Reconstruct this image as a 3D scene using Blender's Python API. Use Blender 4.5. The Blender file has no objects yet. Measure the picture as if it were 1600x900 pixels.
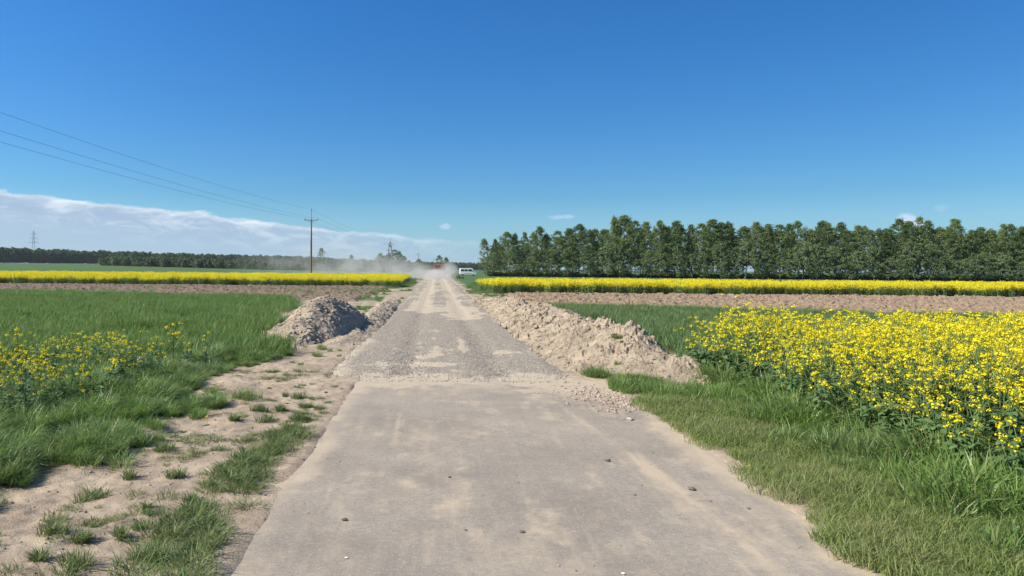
import bpy, math, random
import numpy as np
from mathutils import Matrix, Vector
R = math.radians
rng = np.random.default_rng(7)
random.seed(7)
scene = bpy.context.scene
C = scene.collection

# ------------------------------------------------------------------ noise
def _h(ix, iy, seed):
    n = (ix.astype(np.int64) * 374761393 + iy.astype(np.int64) * 668265263 + seed * 1274126177) & 0xFFFFFFFF
    n = ((n ^ (n >> 13)) * 1274126177) & 0xFFFFFFFF
    n = n ^ (n >> 16)
    return (n & 0xFFFF) / 65535.0
def vnoise(x, y, seed=0):
    ix = np.floor(x); iy = np.floor(y); fx = x - ix; fy = y - iy
    fx = fx * fx * (3 - 2 * fx); fy = fy * fy * (3 - 2 * fy)
    a = _h(ix, iy, seed); b = _h(ix + 1, iy, seed); c = _h(ix, iy + 1, seed); d = _h(ix + 1, iy + 1, seed)
    return (a * (1 - fx) + b * fx) * (1 - fy) + (c * (1 - fx) + d * fx) * fy
def fbm(x, y, octv=4, seed=0, gain=.5):
    s = 0; a = 1; t = 0
    for k in range(octv):
        s = s + a * vnoise(x * 2 ** k + 13.7 * k, y * 2 ** k + 7.3 * k, seed + k); t += a; a *= gain
    return s / t
def clods(x, y, cell, seed=0):
    """rounded lumps: highest dome of jittered cells, 0..1"""
    u = x / cell; v = y / cell; ix = np.floor(u); iy = np.floor(v); best = np.zeros_like(u)
    for dx in (-1, 0, 1):
        for dy in (-1, 0, 1):
            jx = ix + dx; jy = iy + dy
            cx = jx + _h(jx, jy, seed); cy = jy + _h(jx, jy, seed + 5); r = .25 + .75 * _h(jx, jy, seed + 9)
            q = 1 - ((u - cx) ** 2 + (v - cy) ** 2) / (r * r * .75)
            best = np.maximum(best, np.where(q > 0, np.sqrt(np.maximum(q, 0)) * r, 0))
    return best
def cellv(x, y, cell, seed):
    """random value per jittered cell: broken, faceted clods"""
    u = x / cell; v = y / cell; ix = np.floor(u); iy = np.floor(v); bd = np.full_like(u, 9.); val = np.zeros_like(u)
    for dx in (-1, 0, 1):
        for dy in (-1, 0, 1):
            jx = ix + dx; jy = iy + dy; ex = u - jx - _h(jx, jy, seed); ey = v - jy - _h(jx, jy, seed + 5); d = ex ** 2 + ey ** 2
            h = _h(jx, jy, seed + 9) + (_h(jx, jy, seed + 11) - .5) * ex * 1.6 + (_h(jx, jy, seed + 12) - .5) * ey * 1.6
            m_ = d < bd; bd = np.where(m_, d, bd); val = np.where(m_, h, val)
    return val
def ss(t):
    t = np.clip(t, 0, 1); return t * t * (3 - 2 * t)

# ------------------------------------------------------------------ mesh building
def tag(o, label=None, cat=None, group=None, kind=None):
    if label: o['label'] = label
    if cat: o['category'] = cat
    if group: o['group'] = group
    if kind: o['kind'] = kind
    return o
def mesh_from(name, V, Fs, mats, smooth=False, attrs=None):
    """Fs: list of (int array (n,k), material index)"""
    me = bpy.data.meshes.new(name)
    V = np.ascontiguousarray(V, dtype=np.float32)
    me.vertices.add(len(V)); me.vertices.foreach_set('co', V.ravel())
    Fs = [(np.asarray(f, dtype=np.int32), m) for f, m in Fs if len(f)]
    nl = sum(f.size for f, m in Fs); nf = sum(len(f) for f, m in Fs)
    if nf:
        me.loops.add(nl); me.loops.foreach_set('vertex_index', np.concatenate([f.ravel() for f, m in Fs]))
        tot = np.concatenate([np.full(len(f), f.shape[1], dtype=np.int32) for f, m in Fs])
        st = np.concatenate([[0], np.cumsum(tot)[:-1]]).astype(np.int32)
        me.polygons.add(nf); me.polygons.foreach_set('loop_start', st); me.polygons.foreach_set('loop_total', tot)
        me.polygons.foreach_set('material_index', np.concatenate([np.full(len(f), m, dtype=np.int32) for f, m in Fs]))
        me.polygons.foreach_set('use_smooth', np.full(nf, smooth))
    for m in (mats if isinstance(mats, (list, tuple)) else [mats]):
        if m: me.materials.append(m)
    for k, a in (attrs or {}).items():
        at = me.attributes.new(k, 'FLOAT_VECTOR' if np.ndim(a) == 2 else ('INT' if a.dtype.kind == 'i' else 'FLOAT'), 'POINT')
        at.data.foreach_set('vector' if np.ndim(a) == 2 else 'value', np.ascontiguousarray(a, dtype=(np.int32 if a.dtype.kind == 'i' else np.float32)).ravel())
    me.update(); me.validate()
    return me
class MB:
    def __init__(s): s.V = []; s.F = []; s.n = 0; s.R = []
    def add(s, V, Fs, mi=0, rnd=None):
        V = np.asarray(V, float)
        for f in (Fs if isinstance(Fs, list) else [Fs]):
            if len(f): s.F.append((np.asarray(f) + s.n, mi))
        s.V.append(V); s.n += len(V)
        s.R.append(np.broadcast_to(np.asarray(random.random() if rnd is None else rnd, float), (len(V),)))
        return s
    def mesh(s, name, mats, smooth=False):
        return mesh_from(name, np.concatenate(s.V), s.F, mats, smooth, {'rnd': np.concatenate(s.R)})
    def build(s, name, mats, parent=None, smooth=False):
        return link(name, s.mesh(name, mats, smooth), parent)
    # --- shapes
    def tube(s, P, Rr, k=6, mi=0, cap=True, rnd=None):
        P = np.asarray(P, float); n = len(P); Rr = np.broadcast_to(np.asarray(Rr, float), (n,))
        T = np.gradient(P, axis=0); T /= np.linalg.norm(T, axis=1)[:, None] + 1e-9
        ref = np.array([0, 0, 1.]) if abs(T[0][2]) < .9 else np.array([1., 0, 0])
        A = np.cross(T, ref); A /= np.linalg.norm(A, axis=1)[:, None] + 1e-9; B = np.cross(T, A)
        th = np.arange(k) * 2 * np.pi / k
        V = P[:, None] + Rr[:, None, None] * (A[:, None] * np.cos(th)[None, :, None] + B[:, None] * np.sin(th)[None, :, None])
        V = V.reshape(-1, 3); i = np.arange(n - 1)[:, None] * k; j = np.arange(k)[None]; j2 = (j + 1) % k
        F = np.stack([i + j, i + j2, i + k + j2, i + k + j], -1).reshape(-1, 4)
        fs = [F]
        if cap: fs += [np.arange(k)[None], (np.arange(k) + (n - 1) * k)[None]]
        return s.add(V, fs, mi, rnd)
    def box(s, lo, hi, mi=0, bev=0.0, M=None):
        lo = np.array(lo, float); hi = np.array(hi, float); b = bev
        if b <= 0:
            V = np.array([[x, y, z] for z in (lo[2], hi[2]) for y in (lo[1], hi[1]) for x in (lo[0], hi[0])])
            F = np.array([[0, 2, 3, 1], [4, 5, 7, 6], [0, 1, 5, 4], [2, 6, 7, 3], [0, 4, 6, 2], [1, 3, 7, 5]]); fs = [F]
        else:                                         # chamfered box
            c = (lo + hi) / 2; h = (hi - lo) / 2; V = []; idx = {}
            for sx in (-1, 1):
                for sy in (-1, 1):
                    for sz in (-1, 1):
                        for ax in range(3):
                            p = np.array([sx, sy, sz]) * (h - b); p[ax] = (sx, sy, sz)[ax] * h[ax]
                            idx[(sx, sy, sz, ax)] = len(V); V.append(c + p)
            V = np.array(V); q = []; t = []
            for ax in range(3):
                o1, o2 = [a for a in range(3) if a != ax]
                for sg in (-1, 1):
                    ks = []
                    for a, bb in ((-1, -1), (1, -1), (1, 1), (-1, 1)):
                        k = [0, 0, 0]; k[ax] = sg; k[o1] = a; k[o2] = bb; ks.append(idx[(*k, ax)])
                    q.append(ks)
            for ax in range(3):
                o1, o2 = [a for a in range(3) if a != ax]
                for a in (-1, 1):
                    for bb in (-1, 1):
                        k1 = [0, 0, 0]; k1[o1] = a; k1[o2] = bb; k1[ax] = -1; k2 = list(k1); k2[ax] = 1
                        q.append([idx[(*k1, o1)], idx[(*k2, o1)], idx[(*k2, o2)], idx[(*k1, o2)]])
            for sx in (-1, 1):
                for sy in (-1, 1):
                    for sz in (-1, 1): t.append([idx[(sx, sy, sz, a)] for a in range(3)])
            fs = [np.array(q), np.array(t)]
        if M is not None: V = V @ np.array(M)[:3, :3].T + np.array(M)[:3, 3]
        return s.add(V, fs, mi)
    def prism(s, prof, y0, y1, mi=0):
        """profile (x,z) extruded along y"""
        p = np.array(prof, float); n = len(p)
        V = np.concatenate([np.c_[p[:, 0], np.full(n, y0), p[:, 1]], np.c_[p[:, 0], np.full(n, y1), p[:, 1]]])
        i = np.arange(n); j = (i + 1) % n
        return s.add(V, [np.stack([i, j, j + n, i + n], 1), i[None, ::-1], (i + n)[None]], mi)
    def ribbon(s, P, W, side, mi=0, rnd=None):
        P = np.asarray(P, float); W = np.asarray(W, float); side = np.asarray(side, float)
        V = np.concatenate([P - side * W[:, None], P + side * W[:, None]]); n = len(P); i = np.arange(n - 1)
        return s.add(V, np.stack([i, i + 1, i + 1 + n, i + n], 1), mi, rnd)
def link(name, me, parent=None, loc=None):
    o = bpy.data.objects.new(name, me); C.objects.link(o)
    if parent: o.parent = parent
    if loc is not None: o.location = loc
    return o
def empty(name, loc, rz=0):
    o = bpy.data.objects.new(name, None); C.objects.link(o); o.location = loc; o.rotation_euler = (0, 0, rz)
    o.empty_display_size = .3
    return o
def copy_tree(o, parent=None):
    c = o.copy(); C.objects.link(c); c.parent = parent
    for ch in list(o.children):
        if ch.name in C.objects: copy_tree(ch, c)
    return c

# ------------------------------------------------------------------ materials
def lin(r, g, b): return tuple(((v / 255) / 12.92 if v / 255 <= .04045 else ((v / 255 + .055) / 1.055) ** 2.4) for v in (r, g, b)) + (1,)
class MT:
    def __init__(s, name):
        s.m = bpy.data.materials.new(name); s.m.use_nodes = True; s.t = s.m.node_tree; s.t.nodes.clear()
        s.out = s.n('ShaderNodeOutputMaterial')
    def n(s, typ, **kw):
        nd = s.t.nodes.new(typ)
        for k, v in kw.items():
            if k.startswith('_'):
                setattr(nd, k[1:], v)
            else:
                s.set(nd, k, v)
        return nd
    def set(s, nd, k, v):
        k2 = int(k[1:]) if k[0] == 'i' and k[1:].isdigit() else k.replace('__', ' ')
        sock = nd.inputs[k2]
        if isinstance(v, bpy.types.Node): s.t.links.new(v.outputs[0], sock)
        elif isinstance(v, bpy.types.NodeSocket): s.t.links.new(v, sock)
        else: sock.default_value = v
    def geo(s): return s.n('ShaderNodeNewGeometry').outputs['Position']
    def noise(s, scale, detail=4, rough=.55, vec=None, dist=0):
        nd = s.n('ShaderNodeTexNoise', Scale=scale, Detail=detail, Roughness=rough, Distortion=dist)
        s.set(nd, 'Vector', vec if vec is not None else s.geo()); return nd.outputs['Fac']
    def vscale(s, vec, sc): return s.n('ShaderNodeVectorMath', _operation='MULTIPLY', i0=vec, i1=sc).outputs[0]
    def math(s, op, a, b=0., clamp=False): return s.n('ShaderNodeMath', _operation=op, _use_clamp=clamp, i0=a, i1=b).outputs[0]
    def ramp(s, fac, stops):
        nd = s.n('ShaderNodeValToRGB', Fac=fac); e = nd.color_ramp.elements
        while len(e) > 1: e.remove(e[-1])
        e[0].position = stops[0][0]; c = stops[0][1]; e[0].color = c if isinstance(c, tuple) else (c, c, c, 1)
        for p, c in stops[1:]:
            k = e.new(p); k.color = c if isinstance(c, tuple) else (c, c, c, 1)
        return nd.outputs['Color']
    def mix(s, f, a, b, mode='MIX'):
        nd = s.n('ShaderNodeMix', _data_type='RGBA', _blend_type=mode)
        s.set(nd, 'i0', f); s.set(nd, 'i6', a); s.set(nd, 'i7', b); return nd.outputs[2]
    def attr(s, name): return s.n('ShaderNodeAttribute', _attribute_name=name).outputs['Fac']
    def bump(s, h, strength=.5, dist=.02): return s.n('ShaderNodeBump', Height=h, Strength=strength, Distance=dist).outputs[0]
    def surf(s, color, rough=.9, spec=.2, normal=None, metal=0., trans=0., tcol=None):
        p = s.n('ShaderNodeBsdfPrincipled', Roughness=rough, Metallic=metal)
        s.set(p, 'Base Color', color); s.set(p, 'Specular IOR Level', spec)
        if normal is not None: s.set(p, 'Normal', normal)
        sh = p.outputs[0]
        if trans:
            t = s.n('ShaderNodeBsdfTranslucent'); s.set(t, 'Color', tcol or color)
            mx = s.n('ShaderNodeMixShader', Fac=trans); s.t.links.new(sh, mx.inputs[1]); s.t.links.new(t.outputs[0], mx.inputs[2]); sh = mx.outputs[0]
        s.t.links.new(sh, s.out.inputs[0]); return s.m
def simple(name, col, rough=.6, spec=.3, metal=0., var=.15, nscale=4.):
    m = MT(name); n = m.noise(nscale, 5)
    c = m.mix(m.math('MULTIPLY', n, var * 2), col, tuple(v * .55 for v in col[:3]) + (1,))
    return m.surf(c, rough, spec, metal=metal)
def foliage(name, a, b, trans=.35, rough=.5, spec=.25, world_scale=.0, c3=None, straw=0):
    m = MT(name)
    oi = m.n('ShaderNodeObjectInfo').outputs['Random']
    f = m.math('ADD', m.math('MULTIPLY', m.attr('rnd'), .5), m.math('MULTIPLY', oi, .5))
    col = m.mix(f, a, b)
    if straw: col = m.mix(m.ramp(m.attr('rnd'), [(.90, 0.), (.93, .85)]), col, C4(.36, .30, .16))
    if world_scale:
        n = m.ramp(m.noise(world_scale, 3), [(.35, 0.), (.65, 1.)])
        col = m.mix(m.math('MULTIPLY', n, .6), col, c3 or b)
    return m.surf(col, rough, spec, trans=trans)

def C4(r, g, b): return (r, g, b, 1)
M_blade = foliage('wheat_blades', C4(.120, .205, .048), C4(.220, .320, .095), .47, .5, .35, .35, C4(.150, .245, .050))
M_wheat2 = foliage('wheat_blades_blueish', C4(.125, .205, .070), C4(.205, .295, .120), .45, .5, .3, .3, C4(.17, .255, .075))
M_lush = foliage('lush_grass_blades', C4(.115, .205, .050), C4(.260, .350, .135), .45, .42, .45, .8, C4(.190, .310, .050), 1)
M_short = foliage('short_grass_blades', C4(.185, .240, .068), C4(.340, .360, .150), .44, .5, .3, 1.5, C4(.19, .29, .065), 1)
M_tuft = foliage('verge_tuft_blades', C4(.125, .190, .055), C4(.240, .275, .115), .40, .5, .3, 2., C4(.12, .19, .05), 1)
M_petal = foliage('rape_petals', C4(.84, .70, .015), C4(.92, .82, .040), .40, .6, .2)
M_stem = foliage('rape_stems', C4(.14, .22, .07), C4(.22, .30, .10), .25, .5, .3)
M_rleaf = foliage('rape_leaves', C4(.095, .180, .060), C4(.175, .265, .110), .35, .42, .4)
M_bud = foliage('rape_buds', C4(.20, .25, .04), C4(.35, .36, .05), .2, .6, .2)
M_crownA = foliage('row_tree_leaves', C4(.085, .145, .045), C4(.235, .300, .105), .44, .5, .25)
M_crownB = foliage('row_bush_leaves', C4(.115, .175, .070), C4(.225, .285, .130), .42, .5, .25)
M_crownF = foliage('far_wood_leaves', C4(.070, .115, .038), C4(.150, .195, .075), .28, .6, .2)
M_crownH = foliage('hedge_leaves', C4(.105, .155, .070), C4(.150, .200, .090), .25, .6, .2)
M_bark = simple('tree_bark', C4(.30, .28, .24), .9, .1, nscale=6)
M_weed = foliage('dandelion_leaves', C4(.08, .15, .04), C4(.12, .2, .06), .3)
M_fluff = simple('dandelion_fluff', C4(.75, .75, .72), .9, .1, var=.05)

# sandy soil + green undergrowth sheet, driven by painted zone weights (what grows or lies there)
def soil_color(m, base=C4(.45, .358, .258), dark=C4(.25, .193, .138)):
    n1 = m.noise(1.3, 6, .6); n2 = m.noise(9, 6, .65); n3 = m.noise(60, 4, .7)
    f = m.ramp(m.math('ADD', m.math('MULTIPLY', n1, .55), m.math('MULTIPLY', n2, .45)), [(.40, 0.), (.60, 1.)])
    c = m.mix(m.math('MULTIPLY', f, .85), base, dark)
    c = m.mix(m.ramp(n3, [(.56, 0.), (.72, .45)]), c, C4(.20, .17, .14))
    return c, n2, n3
m = MT('ground_soil')
c, n2, n3 = soil_color(m)
g = m.mix(m.noise(.03, 4), C4(.060, .120, .045), C4(.095, .155, .060))
streak = m.noise(1., 4, .6, m.vscale(m.geo(), (.012, .35, .0)))
g = m.mix(m.ramp(streak, [(.5, 0.), (.62, .7)]), g, C4(.050, .095, .042))
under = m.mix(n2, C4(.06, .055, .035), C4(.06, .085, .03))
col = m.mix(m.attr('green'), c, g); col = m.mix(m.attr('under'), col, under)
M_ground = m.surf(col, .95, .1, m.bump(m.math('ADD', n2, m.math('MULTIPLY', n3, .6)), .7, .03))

m = MT('plough_soil')
n1 = m.noise(.5, 5); n2 = m.noise(6, 5, .7); n3 = m.noise(35, 4, .7)
c = m.mix(m.ramp(n2, [(.35, 0.), (.65, 1.)]), C4(.31, .222, .145), C4(.16, .112, .075)); c = m.mix(m.ramp(n3, [(.5, 0.), (.7, .5)]), c, C4(.16, .12, .095))
c = m.mix(m.math('MULTIPLY', n1, .4), c, C4(.36, .27, .19))
M_plough = m.surf(c, .95, .1, m.bump(n3, .6, .03))

m = MT('plough_soil_moist')
n1 = m.noise(.5, 5); n2 = m.noise(5, 5, .7); n3 = m.noise(35, 4, .7)
c = m.mix(m.ramp(n2, [(.35, 0.), (.65, 1.)]), C4(.21, .155, .115), C4(.13, .095, .072)); c = m.mix(m.math('MULTIPLY', n1, .5), c, C4(.28, .215, .165))
M_plough2 = m.surf(c, .95, .1, m.bump(n3, .6, .03))

def heap_mat(name, a, b, d):
    m = MT(name); n1 = m.noise(1.6, 5, .6); n2 = m.noise(12, 5, .7); n3 = m.noise(70, 4, .7)
    c = m.mix(m.ramp(n1, [(.40, 0.), (.56, 1.)]), a, b); c = m.mix(m.ramp(n2, [(.52, 0.), (.66, .8)]), c, d)
    c = m.mix(m.ramp(n3, [(.6, 0.), (.72, .6)]), c, C4(.50, .44, .35))
    return m.surf(c, .95, .1, m.bump(m.math('ADD', n2, m.math('MULTIPLY', n3, .6)), .9, .045))
M_heapL = heap_mat('grey_spoil', C4(.47, .385, .285), C4(.36, .295, .22), C4(.23, .185, .14))
M_heapR = heap_mat('sandy_spoil', C4(.45, .365, .262), C4(.34, .275, .20), C4(.20, .162, .122))

# dusty asphalt
m = MT('dusty_asphalt')
P = m.geo(); n0 = m.noise(.7, 5, .6); n1 = m.noise(4, 8, .72); n2 = m.noise(110, 3, .8); n4 = m.noise(24, 5, .75)
st = m.noise(1., 6, .7, m.vscale(P, (20., .5, 1.))); st2 = m.noise(1., 4, .6, m.vscale(P, (3., .25, 1.)))
vor = m.n('ShaderNodeTexVoronoi', Scale=120., Vector=P)
base = m.mix(m.ramp(n0, [(.35, 0.), (.65, 1.)]), C4(.255, .218, .172), C4(.365, .315, .250))
base = m.mix(m.ramp(n4, [(.40, .55), (.60, 0.)]), base, C4(.215, .186, .150))
base = m.mix(m.ramp(n2, [(.50, 0.), (.66, .6)]), base, C4(.17, .155, .14))
base = m.mix(m.ramp(vor.outputs['Color'], [(.80, 0.), (.90, .6)]), base, C4(.46, .43, .39))
sand = m.mix(n1, C4(.42, .335, .235), C4(.50, .41, .30))
f = m.math('ADD', m.math('MULTIPLY', n1, .9), m.math('MULTIPLY', st, .55))
f = m.math('ADD', f, m.math('MULTIPLY', st2, .35)); f = m.math('ADD', f, m.math('MULTIPLY', n4, .35)); f = m.math('ADD', f, m.math('MULTIPLY', m.attr('sand'), .8))
f = m.ramp(f, [(.0, 0.), (.5, 0.), (.55, .10), (.70, .55), (.92, 1.)]) if False else m.ramp(m.math('MULTIPLY', f, .5), [(.46, 0.), (.60, .20), (.76, .50), (1., .95)])
col = m.mix(f, base, sand)
brn = m.ramp(m.noise(2.6, 6, .75), [(.57, 0.), (.70, .6)]); col = m.mix(brn, col, C4(.26, .21, .165))
spk = m.ramp(m.noise(11, 4, .65), [(.64, 0.), (.72, .6)]); col = m.mix(spk, col, C4(.46, .38, .27))
M_asphalt = m.surf(col, .85, .2, m.bump(m.math('ADD', n2, m.math('ADD', n1, n4)), .5, .010))

m = MT('crushed_stone')
P = m.geo(); v1 = m.n('ShaderNodeTexVoronoi', Scale=34., Vector=P); v2 = m.n('ShaderNodeTexVoronoi', Scale=60., Vector=P)
n1 = m.noise(1.6, 8, .75); st = m.noise(1., 6, .7, m.vscale(P, (7., .12, 1.)))
base = m.ramp(v1.outputs['Color'], [(0., C4(.12, .100, .076)), (.5, C4(.275, .235, .180)), (.8, C4(.42, .365, .29)), (1., C4(.64, .575, .475))])
base = m.mix(.4, base, m.ramp(v2.outputs['Color'], [(0., C4(.17, .144, .112)), (1., C4(.49, .43, .345))]))
sand = m.mix(n1, C4(.46, .375, .27), C4(.54, .455, .335))
f = m.math('ADD', m.math('MULTIPLY', m.math('SUBTRACT', n1, .5), .7), m.attr('sand'))
f = m.math('ADD', f, m.math('MULTIPLY', m.math('SUBTRACT', st, .5), .35))
f = m.ramp(f, [(.0, 0.), (.25, .25), (.75, .92)])
col = m.mix(f, base, sand)
h = m.math('ADD', v1.outputs['Distance'], m.math('MULTIPLY', v2.outputs['Distance'], .5))
M_gravel = m.surf(col, .9, .15, m.bump(h, .8, .02))
def stone_mat(name, a, b):
    m = MT(name); f = m.math('ADD', m.math('MULTIPLY', m.attr('rnd'), .7), m.math('MULTIPLY', m.noise(40, 4), .3))
    return m.surf(m.mix(f, a, b), .9, .2)
M_stone = stone_mat('grey_stone', C4(.18, .165, .14), C4(.46, .42, .36))
M_rubble = stone_mat('pinkish_rubble', C4(.24, .18, .14), C4(.44, .36, .285))
M_darkst = stone_mat('dark_clod', C4(.10, .085, .07), C4(.17, .145, .12))

# ------------------------------------------------------------------ terrain heights
YA = 11.55                                            # where the asphalt stops
def far_z(x, y):
    return 3.9 * ss((y - 110) / 520) * ss((-x - 5) / 190)
def edge_left(y): return np.interp(y, [2, 4.2, 5.4, 7.15, 9.1, 9.9, 10.8, 12.5, 14, 15.3, 17, 19.4, 30, 47], [-3.2, -3.4, -3.3, -2.95, -2.7, -3.2, -3.6, -3.4, -3.0, -3.2, -4.3, -4.6, -6.2, -8.6])
def gz(x, y):
    x = np.asarray(x, float); y = np.asarray(y, float)
    ye = YA - .35 - .5 * fbm(x * 2.5, y * 2.5, 3, 33)
    lo = np.where(y < YA, -1.18, -1.75); hi = 2.68 - .45 * ss((y - ye) / .5)
    d = np.maximum(lo - x, x - hi)                    # >0 outside the carriageway
    nz = (fbm(x * 2.2, y * 1.6, 4, 3) - .5) * .055
    fine = (fbm(x * 11, y * 11, 4, 31, .6) - .5) * .042
    z = -.07 + .085 * ss((d + .22) / .34) + nz * ss((d + .3) / .4) * (1 + 1.0 * ss((d - .3) / 1.5)) + fine * ss((d + .1) / .6)
    z = z + .018 * (fbm(x * .7, y * .5, 3, 77) - .5) * ss(d / .5)
    # rut pressed into the sand at the end of the slab
    rx = -1.42 + (y - 10.2) * -.06
    z = z - .045 * np.exp(-((x - rx - .28) / .05) ** 2) * ss((y - 9.9) / .3) * ss((11.2 - y) / .3)
    z = np.where(y > 60, z * 0 - .04 * (d < 0), z)
    return z + far_z(x, y)
def axis(a, b, fine, lo, hi, grow):
    c = list(np.arange(a, b, fine)); s = fine; v = c[-1]
    while v < hi: s *= grow; v += s; c.append(v)
    s = fine; v = a; L = []
    while v > lo: s *= grow; v -= s; L.append(v)
    return np.array(L[::-1] + c)
def grid(xs, ys):
    X, Y = np.meshgrid(xs, ys); nx = len(xs); ny = len(ys)
    i = (np.arange(ny - 1)[:, None] * nx + np.arange(nx - 1)[None]).ravel()
    return X.ravel(), Y.ravel(), np.stack([i, i + 1, i + 1 + nx, i + nx], 1)
xs = axis(-4.6, 5.0, .035, -3500, 3500, 1.07); ys = axis(3.2, 13., .035, -60, 5000, 1.03)
X, Y, F = grid(xs, ys)
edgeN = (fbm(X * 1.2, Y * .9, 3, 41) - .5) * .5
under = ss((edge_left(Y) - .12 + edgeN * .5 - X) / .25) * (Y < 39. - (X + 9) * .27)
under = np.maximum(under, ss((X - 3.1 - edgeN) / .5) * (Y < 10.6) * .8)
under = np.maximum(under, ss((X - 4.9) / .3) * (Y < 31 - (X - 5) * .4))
green = np.where((Y > 62) & ((X > 3.2) | (X < -2.6)), 1., 0.) * ss((np.abs(X) - 2.6) / 1.2)
mid = ss((fbm(X * .8, Y * .35, 4, 9) - .46) / .08) * (Y > 20) * (np.abs(X - .2) > 2.3)
green = np.maximum(green, mid * .85)
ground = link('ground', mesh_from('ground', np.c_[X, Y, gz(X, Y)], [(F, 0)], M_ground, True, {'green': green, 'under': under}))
tag(ground, kind='structure')

# asphalt slab ------------------------------------------------------
xs = np.arange(-1.75, 3.25, .03); ys = np.append(np.arange(-2, YA + .25, .03), YA + .35); X, Y, F = grid(xs, ys)
def gau(cx, cy, sx, sy, rot=0):
    c, s = math.cos(rot), math.sin(rot); u = (X - cx) * c + (Y - cy) * s; v = -(X - cx) * s + (Y - cy) * c
    return np.exp(-((u / sx) ** 2 + (v / sy) ** 2))
en = fbm(X * 1.5, Y * 1.1, 4, 51) - .5
sand = 1.1 * ss((-.95 + en * .55 - X) / .30) + 1.0 * ss((X - 2.38 - en * .7) / .32)
sand += .9 * ss((Y - 10.55 - en * 1.2) / .5) * ss(np.abs(X - .9) / .8) + .35 * ss((Y - 10.8) / .4)
sand += 1.0 * ss((Y - (11.4 - (X - 1.0) * 1.45) - en) / .5) * (X > .8)
sand += 1.1 * gau(-.22, 5.9, .10, .16) + .35 * gau(.4, 9.55, .9, .10) + 1.1 * gau(1.93, 6.4, .09, .55, .06) + .9 * gau(2.05, 4.7, .05, 1.0, .03) + .6 * gau(1.75, 8.3, .05, .9, .1)
sand += .3 * gau(.75, 9., .12, .5, .2) + .28 * gau(.1, 7.6, .9, .35) + .22 * gau(-.65, 5.3, .07, 3.) + .2 * gau(-.15, 8.8, .1, 2.)
sand += .3 * gau(1.6, 8.2, .35, .7) + .18 * gau(2.2, 6, .2, 4)
bl = fbm(X * 1.1, Y * .9, 5, 151, .6); fl_ = fbm(X * 6, Y * 4, 4, 152, .65); stt = fbm(X * 16, Y * .5, 3, 153)
endz = ss((Y - 8.2) / 3.2)
sand += .60 * ss((bl + .30 * endz - .52) / .26) * (.22 + .78 * endz) * ss((fl_ - .30) / .25) + .42 * ss((fbm(X * 8, Y * 6, 5, 157, .7) - .54) / .10) * ss((bl - .38) / .15) + .5 * ss((fbm(X * 3, Y * .45, 4, 158, .6) - .56) / .08) * ss((fl_ - .38) / .2)
sand += .45 * ss((stt - .56) / .1) * (np.exp(-((X + .62) / .28) ** 2) + np.exp(-((X - 1.95 + .0) / .22) ** 2) + .4 * np.exp(-((X - .1) / .2) ** 2)) * ss((bl - .30) / .2)
sand = sand - .12
link('asphalt_road', mesh_from('asphalt_road', np.c_[X, Y, (fbm(X * .8, Y * .8, 2, 5) - .5) * .006], [(F, 0)], M_asphalt, True, {'sand': sand}))['kind'] = 'structure'

# gravel road -------------------------------------------------------
xs = np.arange(-2.3, 2.75, .06); ys = axis(YA - .3, 24., .05, YA - .301, 420, 1.012); ys = ys[ys >= YA - .3]; X, Y, F = grid(xs, ys)
en = fbm(X * 1.5, Y * .6, 4, 61) - .5
far = ss((Y - 24) / 10)
tr = np.exp(-((X + .62) / .45) ** 2) + np.exp(-((X - 1.0) / .45) ** 2)
n1_ = fbm(X * .9, Y * .35, 5, 161, .6); n2_ = fbm(X * 3.5, Y * 2.2, 4, 162, .6); st_ = fbm(X * 9, Y * .12, 3, 163)
fld = .62 * tr * ss((Y - 27) / 6) + .30 * ss((Y - 26) / 8) + .85 * gau(-.35, 30., .95, 2.6) + .8 * gau(1.15, 28.5, .75, 3.6) + .75 * gau(1.5, 14.9, .42, .75, .25) + .62 * gau(.62, 15.6, .13, 1.7) + .45 * gau(-.1, 14.2, .3, .5) + .5 * gau(.1, 13., .9, .3) + .15 * ss((Y - 55) / 30)
sand = ss((fld + 1.5 * (n1_ - .5) + .9 * (n2_ - .5) + .45 * (st_ - .5) - .40) / .16) * .8 + .15 * (n1_ - .3)
sand += .7 * ss((-1.5 - X + en * .7) / .25) * (Y < 18) + .5 * ss((X - 1.95 + en * .6) / .25) * (Y < 40) - .10 + .9 * ss((YA + .55 - Y + 1.6 * (n2_ - .5)) / .5)
z = .012 + .028 * (fbm(X * 9, Y * 9, 3, 71) - .5) + .012 * clods(X, Y, .07, 8) * (Y < 40) - .03 * np.exp(-((np.abs(X - .22) - .78) / .25) ** 2) + .02
jn = (fbm(X * 3.5, Y * 1.5, 4, 171, .65) - .5) * .55
z = z * ss((Y - YA) / .8) + np.minimum(.004, (Y - YA + .05 + jn) * .12) - .05 * ss((np.abs(X - .2) - 1.75) / .4)
z = z + far_z(X, Y) + .02 * (Y > 60)
link('gravel_road', mesh_from('gravel_road', np.c_[X, Y, z], [(F, 0)], M_gravel, True, {'sand': sand}))['kind'] = 'structure'

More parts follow.
